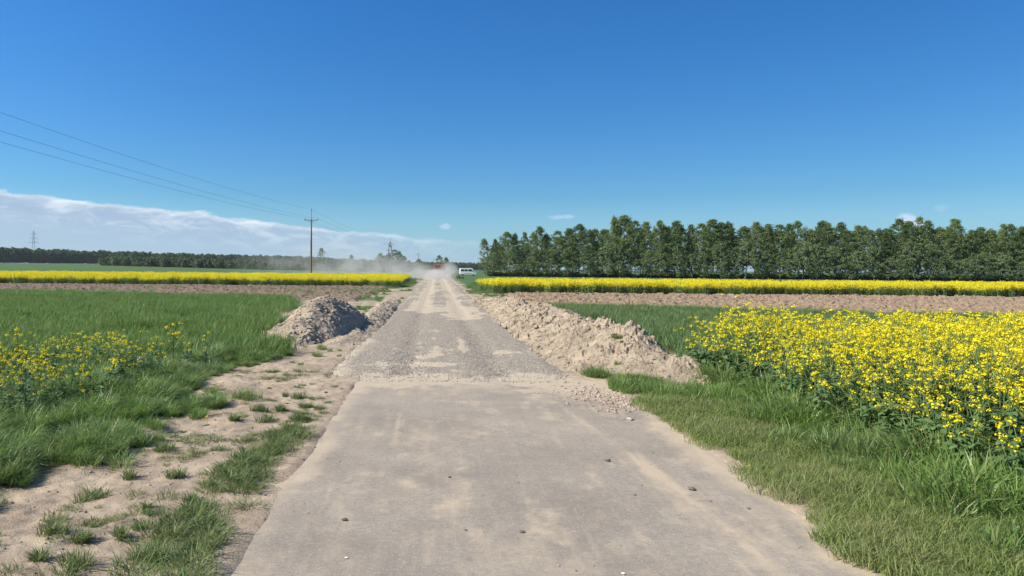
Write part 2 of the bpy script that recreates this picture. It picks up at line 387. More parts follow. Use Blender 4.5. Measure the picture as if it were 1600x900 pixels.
# ploughed strips ---------------------------------------------------
def plough(name, x0, x1, y0f, y1, step, mat, seed, amp, label):
    xs = np.arange(x0, x1, step); ys = np.linspace(0, 1, int((y1 - 22) / step)); X, T, F = grid(xs, ys)
    y0 = y0f(X); Y = y0 + (y1 - y0) * T
    e = np.minimum(T, 1 - T) * (y1 - y0); e = np.minimum(e, np.minimum(X - x0, x1 - X) - .3 - .8 * fbm(X * .7, Y * .5, 3, seed + 50))
    z = amp * (1.1 * cellv(X, Y, .45, seed) + .7 * cellv(X, Y, .24, seed + 3) + .6 * fbm(X * .5, Y * .5, 3, seed) - .3) * ss(e / .5) - .06 * (1 - ss(e / .3)) + .02
    z = z + .03 * np.sin(Y * 2 * np.pi / .75) * ss(e)
    o = link(name, mesh_from(name, np.c_[X, Y, z], [(F, 0)], mat, False)); tag(o, kind='structure'); return o
plough('ploughed_field', 3.9, 66, lambda x: np.clip(31 - (x - 5) * .40, 20, 60), 50.5, .11, M_plough, 11, .11, '')
plough('ploughed_field', -66, -3.6, lambda x: 39. - (x + 9) * .27, 66.5, .13, M_plough2, 17, .09, '')

# ------------------------------------------------------------------ scattering of stuff (geometry nodes)
_ng = {}
def inst_group(col):
    ng = bpy.data.node_groups.new('scatter_' + col.name, 'GeometryNodeTree')
    ng.interface.new_socket('Geometry', in_out='INPUT', socket_type='NodeSocketGeometry')
    ng.interface.new_socket('Geometry', in_out='OUTPUT', socket_type='NodeSocketGeometry')
    gi = ng.nodes.new('NodeGroupInput'); go = ng.nodes.new('NodeGroupOutput')
    ci = ng.nodes.new('GeometryNodeCollectionInfo'); ci.inputs['Collection'].default_value = col
    ci.inputs['Separate Children'].default_value = True; ci.inputs['Reset Children'].default_value = True
    ip = ng.nodes.new('GeometryNodeInstanceOnPoints'); ip.inputs['Pick Instance'].default_value = True
    def na(n, t):
        a = ng.nodes.new('GeometryNodeInputNamedAttribute'); a.data_type = t; a.inputs['Name'].default_value = n; return a.outputs['Attribute']
    L = ng.links.new
    L(gi.outputs[0], ip.inputs['Points']); L(ci.outputs[0], ip.inputs['Instance'])
    L(na('idx', 'INT'), ip.inputs['Instance Index']); L(na('rot', 'FLOAT_VECTOR'), ip.inputs['Rotation']); L(na('scl', 'FLOAT_VECTOR'), ip.inputs['Scale'])
    L(ip.outputs[0], go.inputs[0]); return ng
def variants(name, meshes):
    col = bpy.data.collections.new(name)
    for me in meshes: col.objects.link(bpy.data.objects.new(name, me))
    return col
def scatter(name, P, col, scl=None, tilt=.08, label=None, cat=None, rotz=None):
    n = len(P); P = np.asarray(P, float)
    idx = rng.integers(0, len(col.objects), n).astype(np.int32)
    rot = np.c_[rng.normal(0, tilt, n), rng.normal(0, tilt, n), rng.uniform(0, 6.283, n) if rotz is None else rotz]
    if scl is None: scl = rng.uniform(.8, 1.2, n)
    scl = np.asarray(scl); scl = scl if scl.ndim == 2 else np.repeat(scl[:, None], 3, 1)
    me = mesh_from(name, P, [], [], False, {'idx': idx, 'rot': rot, 'scl': scl})
    o = link(name, me)
    if col.name not in _ng: _ng[col.name] = inst_group(col)
    mod = o.modifiers.new('scatter', 'NODES'); mod.node_group = _ng[col.name]
    tag(o, label, cat, kind='stuff'); return o
def blades(n, rad, h, w, lean, square=False, seg=3, mb=None, mi=0, center=(0, 0), droop=.25, clump=0):
    """n curved grass blades round the origin"""
    if square: b = rng.uniform(-rad, rad, (n, 2))
    else:
        r = rad * np.sqrt(rng.random(n)); a = rng.random(n) * 6.283; b = np.c_[r * np.cos(a), r * np.sin(a)]
    if clump:
        cc = rng.uniform(-rad, rad, (clump, 2)); b = cc[rng.integers(0, clump, n)] + rng.normal(0, .03, (n, 2))
    H = rng.uniform(h[0], h[1], n) * (1 - (0 if square else .35) * (np.hypot(b[:, 0], b[:, 1]) / max(rad, 1e-3)))
    W = rng.uniform(w[0], w[1], n); L = rng.uniform(lean[0], lean[1], n)
    az = rng.random(n) * 6.283
    if not square and not clump: az = np.arctan2(b[:, 1], b[:, 0]) + rng.normal(0, 1., n)
    t = np.linspace(0, 1, seg + 1)
    off = (L * H)[:, None] * t[None] ** 1.9
    z = H[:, None] * (t[None] - droop * L[:, None] * t[None] ** 2.4)
    wd = W[:, None] * np.array([.75, 1, .8, .12, .05])[None, :seg + 1] if seg == 3 else W[:, None] * np.linspace(1, .1, seg + 1)[None]
    P = np.stack([b[:, :1] + center[0] + off * np.cos(az)[:, None], b[:, 1:] + center[1] + off * np.sin(az)[:, None], z], -1)
    tw = az + np.pi / 2 + rng.normal(0, .5, n)
    S = np.stack([np.cos(tw), np.sin(tw), rng.normal(0, .15, n)], -1)[:, None] * wd[..., None] / 2
    V = np.concatenate([P - S, P + S], 1)                # n, 2(seg+1), 3
    k = seg + 1; i = np.arange(seg); q = np.stack([i, i + 1, i + 1 + k, i + k], 1)
    Fq = (np.arange(n)[:, None, None] * 2 * k + q[None]).reshape(-1, 4)
    (mb or MB()).add(V.reshape(-1, 3), Fq, mi, np.repeat(rng.random(n), 2 * k))
    return mb
def patchset(name, k, mat, **kw):
    out = []
    for _ in range(k):
        mb = MB(); blades(mb=mb, **kw); out.append(mb.mesh(name, mat))
    return variants(name, out)
V_wheat = patchset('wheat_patch', 4, M_blade, n=520, rad=.62, h=(.26, .46), w=(.008, .016), lean=(.1, .75), square=True)
V_wheat2 = patchset('wheat_patch_blueish', 3, M_wheat2, n=420, rad=.62, h=(.28, .45), w=(.010, .018), lean=(.1, .6), square=True)
V_lush = patchset('lush_tussock', 6, M_lush, n=230, rad=.20, h=(.28, .58), w=(.006, .012), lean=(.3, 1.25), droop=.4)
V_short = patchset('short_grass_patch', 4, M_short, n=330, rad=.2, h=(.04, .13), w=(.003, .007), lean=(.2, 1.2), square=True)
V_verge = patchset('verge_grass', 5, M_lush, n=150, rad=.15, h=(.14, .36), w=(.006, .012), lean=(.15, .9), droop=.35)
V_tuft = patchset('sand_tuft', 4, M_tuft, n=90, rad=.11, h=(.05, .14), w=(.003, .007), lean=(.4, 1.4), droop=.3)

# rape plants -------------------------------------------------------
def flower_head(mb, c, r, nf, mi=0):
    if isinstance(mb, list): mb.append(MB()); mb = mb[-1]
    d = rng.normal(0, 1, (nf, 3)); d[:, 2] = np.abs(d[:, 2]) * .8 - .25; d /= np.linalg.norm(d, axis=1)[:, None]
    P = np.asarray(c) + d * r * rng.uniform(.55, 1.15, (nf, 1)) * np.array([1, 1, 1.15])
    N = d + rng.normal(0, .35, (nf, 3)) + np.array([0, 0, .35]); N /= np.linalg.norm(N, axis=1)[:, None]
    A = np.cross(N, rng.normal(0, 1, (nf, 3))); A /= np.linalg.norm(A, axis=1)[:, None]; B = np.cross(N, A)
    s = rng.uniform(.0065, .0095, (nf, 1)); V = []
    for U, W, lift in ((A, B, 0), (B, A, .0012)):
        V += [P + U * s + W * s * .42 + N * (.003 + lift), P - U * s + W * s * .42 + N * (.003 + lift), P - U * s - W * s * .42 + N * (.003 + lift), P + U * s - W * s * .42 + N * (.003 + lift)]
    V = np.stack(V, 1).reshape(-1, 3); i = np.arange(nf * 2)[:, None] * 4 + np.arange(4)[None]
    mb.add(V, i, mi, np.repeat(rng.random(nf), 8))
def leaf(mb, p, az, L, W, up, mi):
    t = np.linspace(0, 1, 5); d = np.array([math.cos(az), math.sin(az), 0])
    P = np.asarray(p) + d[None] * (L * t * (1 - .15 * t))[:, None] + np.array([0, 0, 1])[None] * (L * (up * t - .75 * t ** 2 * (.4 + up * .6)))[:, None]
    side = np.array([-math.sin(az), math.cos(az), random.uniform(-.35, .35)])
    mb.ribbon(P, W * np.array([.18, .75, 1., .7, .05]), side, mi)
def rape_plant(H, heads=8, leaves=16, nf=16, lod=0, split=False):
    fl = [] if split else MB(); gr = MB()
    lean = rng.normal(0, .07, 2)
    def st(t): return np.array([lean[0] * t * H, lean[1] * t * H, t * H])
    gr.tube([st(t) for t in (0, .35, .7, 1)], [.008, .007, .005, .003], 4 if not lod else 3, 0, False, .3)
    flower_head(fl, st(1.), .032, nf + 6)
    for k in range(heads):
        t0 = random.uniform(.42, .88); az = random.random() * 6.283; ln = H * random.uniform(.14, .36) * (1.25 - t0 * .6)
        p0 = st(t0); d = np.array([math.cos(az), math.sin(az), 0])
        p1 = p0 + d * ln * .42 + np.array([0, 0, ln * .45]); p2 = p0 + d * ln * .62 + np.array([0, 0, ln * random.uniform(.8, 1.1)])
        p2[2] = min(p2[2], H * 1.02)
        gr.tube([p0, p1, p2], [.004, .003, .002], 3, 0, False, .6)
        flower_head(fl, p2, random.uniform(.018, .034), max(11, int(nf * random.uniform(.5, 1.1))))
        if random.random() < .6 and not lod:
            for q in range(3):
                pp = p1 + (p2 - p1) * random.random(); a2 = random.random() * 6.283
                gr.tube([pp, pp + np.array([math.cos(a2) * .03, math.sin(a2) * .03, .03])], [.0018, .001], 3, 0, False)
    for k in range(leaves):
        t0 = random.uniform(.04, .8) ** 1.2; az = random.random() * 6.283; big = 1 - t0
        leaf(gr, st(t0), az, (.07 + .16 * big) * random.uniform(.7, 1.2), (.012 + .030 * big) * random.uniform(.7, 1.2), random.uniform(.2, .9), 1)
    return fl, gr
def rape_mesh(name, H, **kw):
    fl, gr = rape_plant(H, **kw)
    mb = MB(); mb.V = fl.V + gr.V; mb.R = fl.R + gr.R
    mb.F = fl.F + [(f + fl.n, m + 1) for f, m in gr.F]; mb.n = fl.n + gr.n
    return mb.mesh(name, [M_petal, M_stem, M_rleaf])
V_rape = variants('rape_plant_kind', [rape_mesh('rape_kind', h, heads=10, leaves=26, nf=18) for h in (.92, .98, 1.04, .88, 1.0, .95, 1.08)])
V_rapeLow = variants('rape_leafy_kind', [rape_mesh('rape_leafy', h, heads=2, leaves=34, nf=6) for h in (.55, .62, .5, .68)])
def rape_clump(name, n, rad, H):                      # far-away patch of plants
    mb = MB()
    for k in range(n):
        x, y = rng.uniform(-rad, rad, 2); h = H * random.uniform(.82, 1.1)
        mb.tube([(x, y, 0), (x + rng.normal(0, .05), y + rng.normal(0, .05), h)], [.012, .006], 3, 1, False)
        for q in range(7):
            c = np.array([x, y, h]) + np.array([rng.normal(0, .11), rng.normal(0, .11), -abs(rng.normal(0, .14))])
            nf = 7; d = rng.normal(0, .035, (nf, 3)); P = c + d; A = rng.normal(0, 1, (nf, 3)); A /= np.linalg.norm(A, axis=1)[:, None]
            B = np.cross(A, rng.normal(0, 1, (nf, 3))); B /= np.linalg.norm(B, axis=1)[:, None]; s = .020
            V = np.stack([P + A * s, P + B * s, P - A * s, P - B * s], 1).reshape(-1, 3)
            mb.add(V, np.arange(nf)[:, None] * 4 + np.arange(4)[None], 0, np.repeat(rng.random(nf), 4))
        for q in range(9):
            az = random.random() * 6.283; leaf(mb, (x, y, h * random.uniform(.05, .72)), az, random.uniform(.12, .24), random.uniform(.02, .04), random.uniform(.2, .8), 2)
    return mb.mesh(name, [M_petal, M_stem, M_rleaf])
V_rapeFar = variants('rape_far_kind', [rape_clump('rape_far', 26, .55, .95) for _ in range(4)])

def keep(P, cond): return P[cond]
def pts(x0, x1, y0, y1, dens):
    n = int((x1 - x0) * (y1 - y0) * dens); P = np.c_[rng.uniform(x0, x1, n), rng.uniform(y0, y1, n)]; return P
def z3(P, f=gz, dz=-.01): return np.c_[P, f(P[:, 0], P[:, 1]) + dz]
def inview(P, m=1.): return (P[:, 0] > -.66 * P[:, 1] - m) & (P[:, 0] < .88 * P[:, 1] + m)

# left wheat field
P = pts(-40, -3, 12.2, 47, 1.75)
P = P[inview(P, 5.) & (P[:, 0] < edge_left(P[:, 1]) - .45) & (P[:, 1] < 38.7 - (P[:, 0] + 9) * .27)]
P = P[~((P[:, 1] < 13.2) & (P[:, 0] > -6))]
scatter('wheat_field', z3(P), V_wheat, np.c_[rng.uniform(.9, 1.1, len(P)), rng.uniform(.9, 1.1, len(P)), rng.uniform(.8, 1.12, len(P))], .03, 'bright green young wheat filling the field left of the grey soil heap', 'wheat crop')
# right wheat field
P = pts(4.0, 40, 10.8, 39, 1.55)
P = P[inview(P, 5.) & (P[:, 1] < np.clip(30.7 - (P[:, 0] - 5) * .40, 19.7, 60)) & ((P[:, 0] > 4.75) | (P[:, 1] > 17)) & ~((P[:, 0] > 4.4) & (P[:, 1] < 12.7) )]
P = P[P[:, 0] > np.where(P[:, 1] > 12.3, 4.7, 5.15)]
scatter('wheat_field', z3(P), V_wheat2, rng.uniform(.85, 1.1, len(P)), .03, 'blue green young wheat between the ploughed soil and the near yellow rape', 'wheat crop')
# rough grass edge of the right ploughed field
xx = rng.uniform(5, 27, 420); P = np.c_[xx, np.clip(30.8 - (xx - 5) * .40, 19.8, 60) + rng.normal(0, .3, 420)]
scatter('field_edge_grass', z3(P), V_lush, rng.uniform(.8, 1.3, len(P)) * .95, .1, 'dark taller grass line along the near edge of the right ploughed strip', 'grass')
# lush grass left of the sandy verge
P = pts(-11, -2.3, 3.0, 15.8, 21)
e = edge_left(P[:, 1]) + (fbm(P[:, 0] * 2, P[:, 1] * 2, 2, 5) - .5) * .5
dn = e - P[:, 0]
P0 = P; P = P[inview(P, 2.5) & (dn > 0) & ((P[:, 1] < 13.5) | (dn < 1.4))]
dn = edge_left(P[:, 1]) - P[:, 0]
lv = fbm(P[:, 0] * 2.1, P[:, 1] * 2.1, 3, 21); P = P[lv > .29]; dn = dn[lv > .29]; lv = lv[lv > .29]
s = np.clip(.42 + dn * .4, .38, .82) * (.35 + 1.15 * lv)
scatter('tall_grass', z3(P), V_lush, s, .12, 'thick glossy tall grass along the left side of the sandy verge', 'grass')
# right verge
P = pts(2.6, 6.0, 2.6, 10.9, 55)
er = 2.78 + (fbm(P[:, 0] * 1.5, P[:, 1] * 1.5, 2, 15) - .5) * .25
P = P[inview(P, .6) & (P[:, 0] > er) & (P[:, 0] < 4.1) & (P[:, 1] < 9.6)]
P = P[fbm(P[:, 0] * 2.5, P[:, 1] * 2.5, 3, 35) > .38 - .5 * ss((P[:, 0] - 2.9) / .5)]
scatter('short_grass', z3(P, dz=0), V_short, rng.uniform(.6, 1.15, len(P)) * (.45 + 1.1 * fbm(P[:, 0] * 2, P[:, 1] * 2, 3, 36)), .05, 'short dry olive grass bordering the right asphalt edge', 'grass')
P = pts(2.9, 5.2, 2.8, 11.3, 34)
f = ss((P[:, 0] - 3.15 - .5 * (fbm(P[:, 0] * 1.2, P[:, 1] * .8, 3, 25) - .5) - .25 * ss((P[:, 1] - 4) / 3) * ss((9 - P[:, 1]) / 3)) / .8)
P = P[(rng.random(len(P)) < f) & inview(P, .6) & ((P[:, 1] < 10.2) | (P[:, 0] > 4.35))]
s = np.clip(.5 + (P[:, 0] - 3.2) * .6, .45, 1.25) * rng.uniform(.75, 1.3, len(P)) * (.5 + fbm(P[:, 0] * 1.7, P[:, 1] * 1.7, 3, 37))
scatter('verge_grass', z3(P), V_verge, s, .12, 'tall green grass between the right asphalt edge and the near rape', 'grass')
# grass patch at the foot of the spoil ridge
P = pts(2.55, 4.1, 8.9, 11.9, 42)
q = ((P[:, 0] - 3.25 - (P[:, 1] - 10.4) * -.18) / .55) ** 2 + ((P[:, 1] - 10.5) / 1.0) ** 2
q2 = ((P[:, 0] - 2.75) / .22) ** 2 + ((P[:, 1] - 12.0) / .7) ** 2
P = P[((q < .8) | (q2 < .8))]
scatter('foot_grass', z3(P), V_verge, rng.uniform(.5, .95, len(P)), .1, 'grass patch at the foot of the sandy spoil ridge beside the rubble', 'grass')
# strip of grass on the left verge next to the asphalt
P = pts(-2.4, -1.15, 3.2, 8.6, 85)
xc = np.interp(P[:, 1], [3.2, 4.4, 5.5, 6.5, 7.6, 8.4], [-1.62, -1.60, -1.62, -1.66, -1.56, -1.62]); wd = np.interp(P[:, 1], [3.2, 4.5, 6, 7, 7.8, 8.5], [.30, .27, .22, .24, .13, .03])
P = P[(np.abs(P[:, 0] - xc) < wd * (.35 + 1.2 * fbm(P[:, 0] * 3, P[:, 1] * 3, 2, 45))) & (fbm(P[:, 0] * 2.2, P[:, 1] * 2.2, 2, 46) > .22)]
scatter('verge_strip_grass', z3(P), V_tuft, rng.uniform(.6, 1.35, len(P)), .1, 'ragged strip of grass in the sand beside the left asphalt edge', 'grass')
P = pts(-4.2, -1.15, 3., 12., 55)
P = P[(fbm(P[:, 0] * 2.6, P[:, 1] * 2.6, 4, 48, .6) > .545) & (P[:, 0] < -1.35)]
scatter('sprouts', z3(P, dz=0), V_tuft, rng.uniform(.18, .75, len(P)), .15, 'thin straggly grass sprouts spread over the left sand', 'grass')
def weed_mesh(nm):
    mb = MB()
    for k in range(random.randint(7, 13)): leaf(mb, (0, 0, .004), random.random() * 6.283, random.uniform(.05, .13), random.uniform(.012, .028), random.uniform(.15, .9), 0)
    return mb.mesh(nm, [M_weed])
V_weed = variants('weed_kind', [weed_mesh('weed') for _ in range(5)])
P = np.concatenate([pts(2.85, 4.6, 3., 11., 5), pts(-4.2, -1.4, 3.2, 12, 1.6)]); P = P[P[:, 0] < np.where(P[:, 0] > 0, 9, 0)]
scatter('broad_weeds', z3(P, dz=.0), V_weed, rng.uniform(.35, .85, len(P)), .15, 'small broad leaved weeds mixed into the verges', 'weeds')
# sparse grass on both rough shoulders farther away
P = np.concatenate([pts(-9, -1.9, 12., 60, 2.6), pts(2.3, 5.2, 22, 62, 2.4)])
P = P[(fbm(P[:, 0] * .8, P[:, 1] * .35, 4, 9) > .50) & (P[:, 0] > np.interp(P[:, 1], [12, 20, 47, 60], [-2.6, -3.4, -8.8, -9]))]
scatter('shoulder_grass', z3(P), V_verge, rng.uniform(.3, .75, len(P)), .1, 'low sparse grass over the rough soil shoulders of the gravel road', 'grass')
P = pts(-28, -4, 46, 60, 1.6); P = P[fbm(P[:, 0] * .12, P[:, 1] * .9, 3, 55) > .54]
scatter('field_weeds', z3(P), V_verge, rng.uniform(.7, 1.3, len(P)), .1, 'thin weed streaks across the left ploughed strip', 'weeds')
# green crop standing beyond the yellow strips (only its near part needs blades)
P = np.concatenate([pts(-80, -3.4, 100, 125, .5), pts(4.2, 80, 60.5, 90, .6), pts(3.2, 8, 52, 75, 2), pts(-8, -2.8, 66, 100, 1.2)])
P = P[inview(P, 2)]
scatter('green_crop', z3(P), V_wheat2, rng.uniform(.9, 1.3, len(P)) * np.where(np.abs(P[:, 0]) < 9, .5, 1.), .03, 'green crop standing behind the far yellow rape strips', 'crop')

# near rape field
P = pts(4.4, 17.5, 2.6, 13.2, 27)
fe = 4.62 + (fbm(P[:, 0] * .8, P[:, 1] * .8, 2, 65) - .5) * .35
P = P[inview(P, 4.) & (P[:, 0] > fe) & (P[:, 1] < 12.9 + .3 * np.sin(P[:, 0] * 2.3))]
fr = P[:, 0] - 4.62
s = np.clip(.82 + .2 * fr, .76, 1.02) * rng.uniform(.80, 1.12, len(P))
isl = (rng.random(len(P)) < np.clip(.62 - fr * .55, .0, 1))
corner = (P[:, 1] > 10.6) & (P[:, 0] < 5.6); s = np.where(corner, rng.uniform(.92, 1.14, len(P)), s)
scatter('rape_field', z3(P[~isl]), V_rape, s[~isl], .07, 'yellow flowering rape crop on the near right behind the verge grass', 'rape crop')
P2 = np.concatenate([P[isl], z3(pts(4.38, 4.95, 2.8, 12.4, 18))[:, :2]])
scatter('rape_foliage', z3(P2), V_rapeLow, rng.uniform(.85, 1.35, len(P2)), .15, 'leafy dark green edge of the near rape crop, few flowers', 'rape crop')
# far yellow strips
P = pts(3.4, 66, 50.6, 61, 1.6); P = P[inview(P, 2) & (P[:, 0] > 3.6 + .8 * rng.random(len(P)))]
scatter('rape_strip', z3(P), V_rapeFar, rng.uniform(.85, 1.1, len(P)), .03, 'far yellow rape strip right of the road before the tree row', 'rape crop')
P = pts(-76, -3.6, 66.6, 100, .9); P = P[inview(P, 2) & ((P[:, 1] < 80) | (rng.random(len(P)) < .8))]
scatter('rape_strip', z3(P), V_rapeFar, rng.uniform(.8, 1.12, len(P)), .03, 'far yellow rape strip left of the road by the wooden pole', 'rape crop')
# sparse self-sown rape in the left grass
P = np.concatenate([np.c_[rng.normal(-5.9, 1.0, 66), rng.normal(8.5, .65, 66)], np.c_[rng.normal(-4.5, .8, 20), rng.normal(10.9, .5, 20)]])
P = P[(P[:, 0] < edge_left(P[:, 1]) - .9) & (P[:, 1] > 7.3)]
scatter('self_sown_rape', z3(P), V_rape, rng.uniform(.54, .80, len(P)), .1, 'sparse yellow rape flowering inside the tall grass on the left', 'rape crop')
P = np.c_[rng.uniform(-8.5, -3.9, 150), rng.uniform(7.8, 12.6, 150)]
scatter('rape_foliage', z3(P), V_rapeLow, rng.uniform(.7, 1.05, len(P)), .15, 'dark leafy rape plants hidden in the tall grass on the left', 'rape crop')

# ------------------------------------------------------------------ individual rape plants that stand out
def rape_thing(loc, H, label, heads=8, leaves=20, nf=22):
    e = empty('rape_plant', (loc[0], loc[1], float(gz(loc[0], loc[1]))))
    fl, gr = rape_plant(H, heads, leaves, nf, split=True)
    for f_ in fl: f_.build('flower_head', [M_petal], e); gr.build('stem', [M_stem, M_rleaf], e)
    return tag(e, label, 'plant')
rape_thing((5.0, 11.8), 1.36, 'tallest rape plant, its yellow tip standing above the left corner of the near rape', 10, 30)
rape_thing((4.62, 5.35), .93, 'tall pale stemmed rape plant at the right photo edge above the dark gap', 5, 14)
rape_thing((-4.55, 12.2), .80, 'bright yellow rape plant standing highest in the left grass, right of the sparse patch', 12, 30, 26)
rape_thing((-5.75, 9.8), .90, 'rape plant with the highest yellow head at the left photo edge', 9, 20)

# ------------------------------------------------------------------ grass tufts on the sandy verge
VPX, HY, FP, CH = 682., 420., 1100., 1.8
def at(px, py):                                        # ground point seen at a photo pixel
    y = CH * FP / (py - HY - .00785 * (px - VPX)); return (px - VPX) / FP * y, y
tufts = [
 (392, 626, .30, 'largest dark tuft on the sand, right of the tall grass corner'),
 (476, 624, .16, 'tuft nearest the end of the asphalt slab on its left side'),
 (443, 643, .13, 'small tuft between two others in the middle of the upper sand'),
 (406, 645, .14, 'tuft just below the largest dark tuft'),
 (371, 659, .14, 'low tuft touching the tall grass, above the lone dandelion'),
 (420, 659, .15, 'flat tuft centred below the upper group of tufts'),
 (478, 640, .10, 'tiny flat tuft beside the left corner of the asphalt'),
 (470, 657, .14, 'sparse tuft close to the left asphalt edge, below the tiny one'),
 (462, 675, .18, 'wide low tuft just above the grass strip by the asphalt'),
 (448, 621, .08, 'very small tuft right of the largest dark tuft'),
 (266, 709, .15, 'sprawling tuft on bare sand right of the tall grass'),
 (173, 726, .28, 'bright green tuft standing out from the tall grass foot'),
 (210, 699, .22, 'round green tuft in front of the shaded hollow of the tall grass'),
 (287, 748, .12, 'thin half dry tuft alone in the middle of the sand'),
 (210, 749, .11, 'small broad leaved tuft between the tall grass and the thin dry tuft'),
 (297, 789, .10, 'pale small tuft left of the grass strip, level with its widest part'),
 (252, 826, .17, 'dark spreading tuft left of the lower grass strip'),
 (228, 797, .07, 'faint sprout of grass left of the pale small tuft'),
 (91, 836, .15, 'tuft on cracked soil near the lower left corner, highest of three'),
 (147, 850, .14, 'long low tuft right of the tuft on cracked soil'),
 (182, 842, .10, 'small tuft right of the long low tuft at the lower left'),
 (66, 885, .10, 'lowest left tuft, close to the photo corner'),
 (119, 893, .17, 'wide tuft cut by the bottom photo edge at the left'),
 (224, 880, .15, 'tuft at the bottom edge beside the grass strip'),
 (140, 778, .16, 'tuft with dry stalks between tall grass and cracked soil'),
 (812, 508, .22, 'green tuft on the far part of the sandy spoil ridge'),
 (982, 546, .14, 'single green tuft high on the sandy spoil ridge'),
 (989, 572, .16, 'green tuft low on the road side of the sandy spoil ridge'),
]
HEAPS = []
tuft_list = list(tufts)

# ------------------------------------------------------------------ spoil heaps
def clod_mesh(mb, P, S, mi=0):
    """angular lumps; P centres, S sizes"""
    for p, s in zip(P, S):
        u = np.array([[1, 0, 0], [-1, 0, 0], [0, 1, 0], [0, -1, 0], [0, 0, 1], [0, 0, -1], [.6, .6, .5], [-.6, .6, .5], [-.6, -.6, .5], [.6, -.6, .5]])
        q = u[:6] * rng.uniform(.6, 1.15, (6, 1)) + rng.normal(0, .12, (6, 3))
        a = random.random() * 6.283; c, sn = math.cos(a), math.sin(a)
        q = q @ np.array([[c, -sn, 0], [sn, c, 0], [0, 0, .7]])
        # one subdivision pushed outward
        F = [(0, 2, 4), (2, 1, 4), (1, 3, 4), (3, 0, 4), (2, 0, 5), (1, 2, 5), (3, 1, 5), (0, 3, 5)]
        V = list(q); mid = {}; out = []
        def mp(i, j):
            k = (min(i, j), max(i, j))
            if k not in mid: mid[k] = len(V); V.append((V[i] + V[j]) / 2 * random.uniform(1.1, 1.45))
            return mid[k]
        for i, j, k in F:
            x, y, z = mp(i, j), mp(j, k), mp(k, i); out += [(i, x, z), (x, j, y), (z, y, k), (x, y, z)]
        mb.add(np.array(V) * s + np.asarray(p), np.array(out), mi)
def heap(name, x0, x1, y0, y1, step, hf, mat, label, nclod, seed, cs=(.02, .07)):
    xs = np.arange(x0, x1, step); ys = np.arange(y0, y1, step * 1.15); X, Y, F = grid(xs, ys)
    Z = hf(X, Y); mb = MB(); mb.add(np.c_[X, Y, Z], F, 0)
    P = np.c_[rng.uniform(x0, x1, nclod * 3), rng.uniform(y0, y1, nclod * 3)]; z = hf(P[:, 0], P[:, 1]); g = gz(P[:, 0], P[:, 1])
    ok = (z > g + .02); P = np.c_[P, z][ok][:nclod]; s = cs[0] + (cs[1] - cs[0]) * rng.random(len(P)) ** 3
    clod_mesh(mb, P, s)
    o = link(name, mb.mesh(name, mat)); return tag(o, label, 'soil heap'), hf
def cl(X, Y, seed, k=1.):
    wx = X + .10 * (fbm(X * 3, Y * 3, 3, seed + 20) - .5); wy = Y + .10 * (fbm(X * 3, Y * 3, 3, seed + 21) - .5)
    rid = 1 - np.abs(2 * fbm(wx * 1.5, wy * 1.5, 4, seed) - 1)
    msk = ss((fbm(X * .9, Y * .9, 3, seed + 30) - .46) / .16)
    return k * (.085 * msk * cellv(wx, wy, .26, seed) + .045 * (.25 + .75 * msk) * cellv(wx, wy, .12, seed + 2) + .018 * cellv(wx, wy, .06, seed + 3) + .20 * (rid - .75) + .16 * (fbm(X * 1.1, Y * 1.1, 3, seed + 7) - .5) + .05 * (fbm(X * 8, Y * 8, 4, seed + 4, .65) - .5))
def hL(X, Y):
    u = (X + 3.20 + (Y - 19) * -.10) / 1.15; v = (Y - 19.8) / 3.9
    r = np.sqrt(u * u + v * v) + .25 * (fbm(X * .9, Y * .9, 3, 91) - .5)
    b = 1.0 * np.clip(1 - r ** 1.7, -.25, 1) ; b = np.where(b > 0, b, b * .6)
    return b + cl(X, Y, 92, .80) * ss((b + .05) / .25) - .03
def hR(X, Y):
    xc = np.interp(Y, [10.5, 12, 14, 18, 25, 40], [4.15, 3.95, 3.75, 3.6, 3.45, 3.3]) + .4 * (fbm(Y * .6, Y * 0, 2, 94) - .5)
    H = np.interp(Y, [10.6, 11.2, 12.2, 13.5, 15, 18, 22, 27, 34, 41], [-.1, .20, .38, .56, .68, .65, .58, .50, .36, .1]) * (.58 + .80 * fbm(X * .55, Y * .8, 3, 95))
    hw = np.interp(Y, [10.6, 12, 14, 25, 40], [.55, 1.15, 1.35, 1.25, .9])
    u = np.where(X < xc, (xc - X) / (hw * 1.25), (X - xc) / (hw * .85))
    q = 1 - u ** 1.15; b = np.where(q > 0, np.maximum(H, -.05) * q, .5 * np.maximum(q, -.25)); b = np.where(H < 0, np.minimum(b, -.05), b)
    return b + cl(X, Y, 96, .85) * 1. + ss((b - .10) / .3) * .09 * cellv(X + .06 * (fbm(X * 5, Y * 5, 2, 3) - .5), Y, .17, 205) * ss((fbm(X * .8, Y * .5, 2, 206) - .45) / .12) + cl(X, Y, 96, .85) * 0. * ss((b + .04) / .16) - .025
def hB(X, Y):                                          # low bank left of the gravel
    xc = np.interp(Y, [12.5, 16, 22, 32, 44], [-2.2, -2.2, -2.15, -2.3, -2.6]); H = np.interp(Y, [14., 16.5, 19, 24, 34, 44], [-.05, .06, .22, .26, .22, -.02]) * (.5 + 1. * fbm(X, Y * .6, 2, 97))
    q = 1 - (np.abs(X - xc) / .6) ** 1.3; b = np.where(q > 0, H * q, .4 * np.maximum(q, -.25)); b = np.where(H < 0, np.minimum(b, -.05), b)
    return b + cl(X, Y, 98, .6) * ss((b + .02) / .1) - .02
hl, _ = heap('soil_heap', -5.2, -1.4, 15.3, 24.2, .03, hL, M_heapL, 'grey clodded soil heap on the left beside the green wheat', 900, 1, (.02, .08))
hr, _ = heap('soil_ridge', 2.0, 5.6, 10.4, 42, .036, hR, M_heapR, 'long pale sandy spoil ridge along the right edge of the gravel road', 3200, 2, (.010, .085))
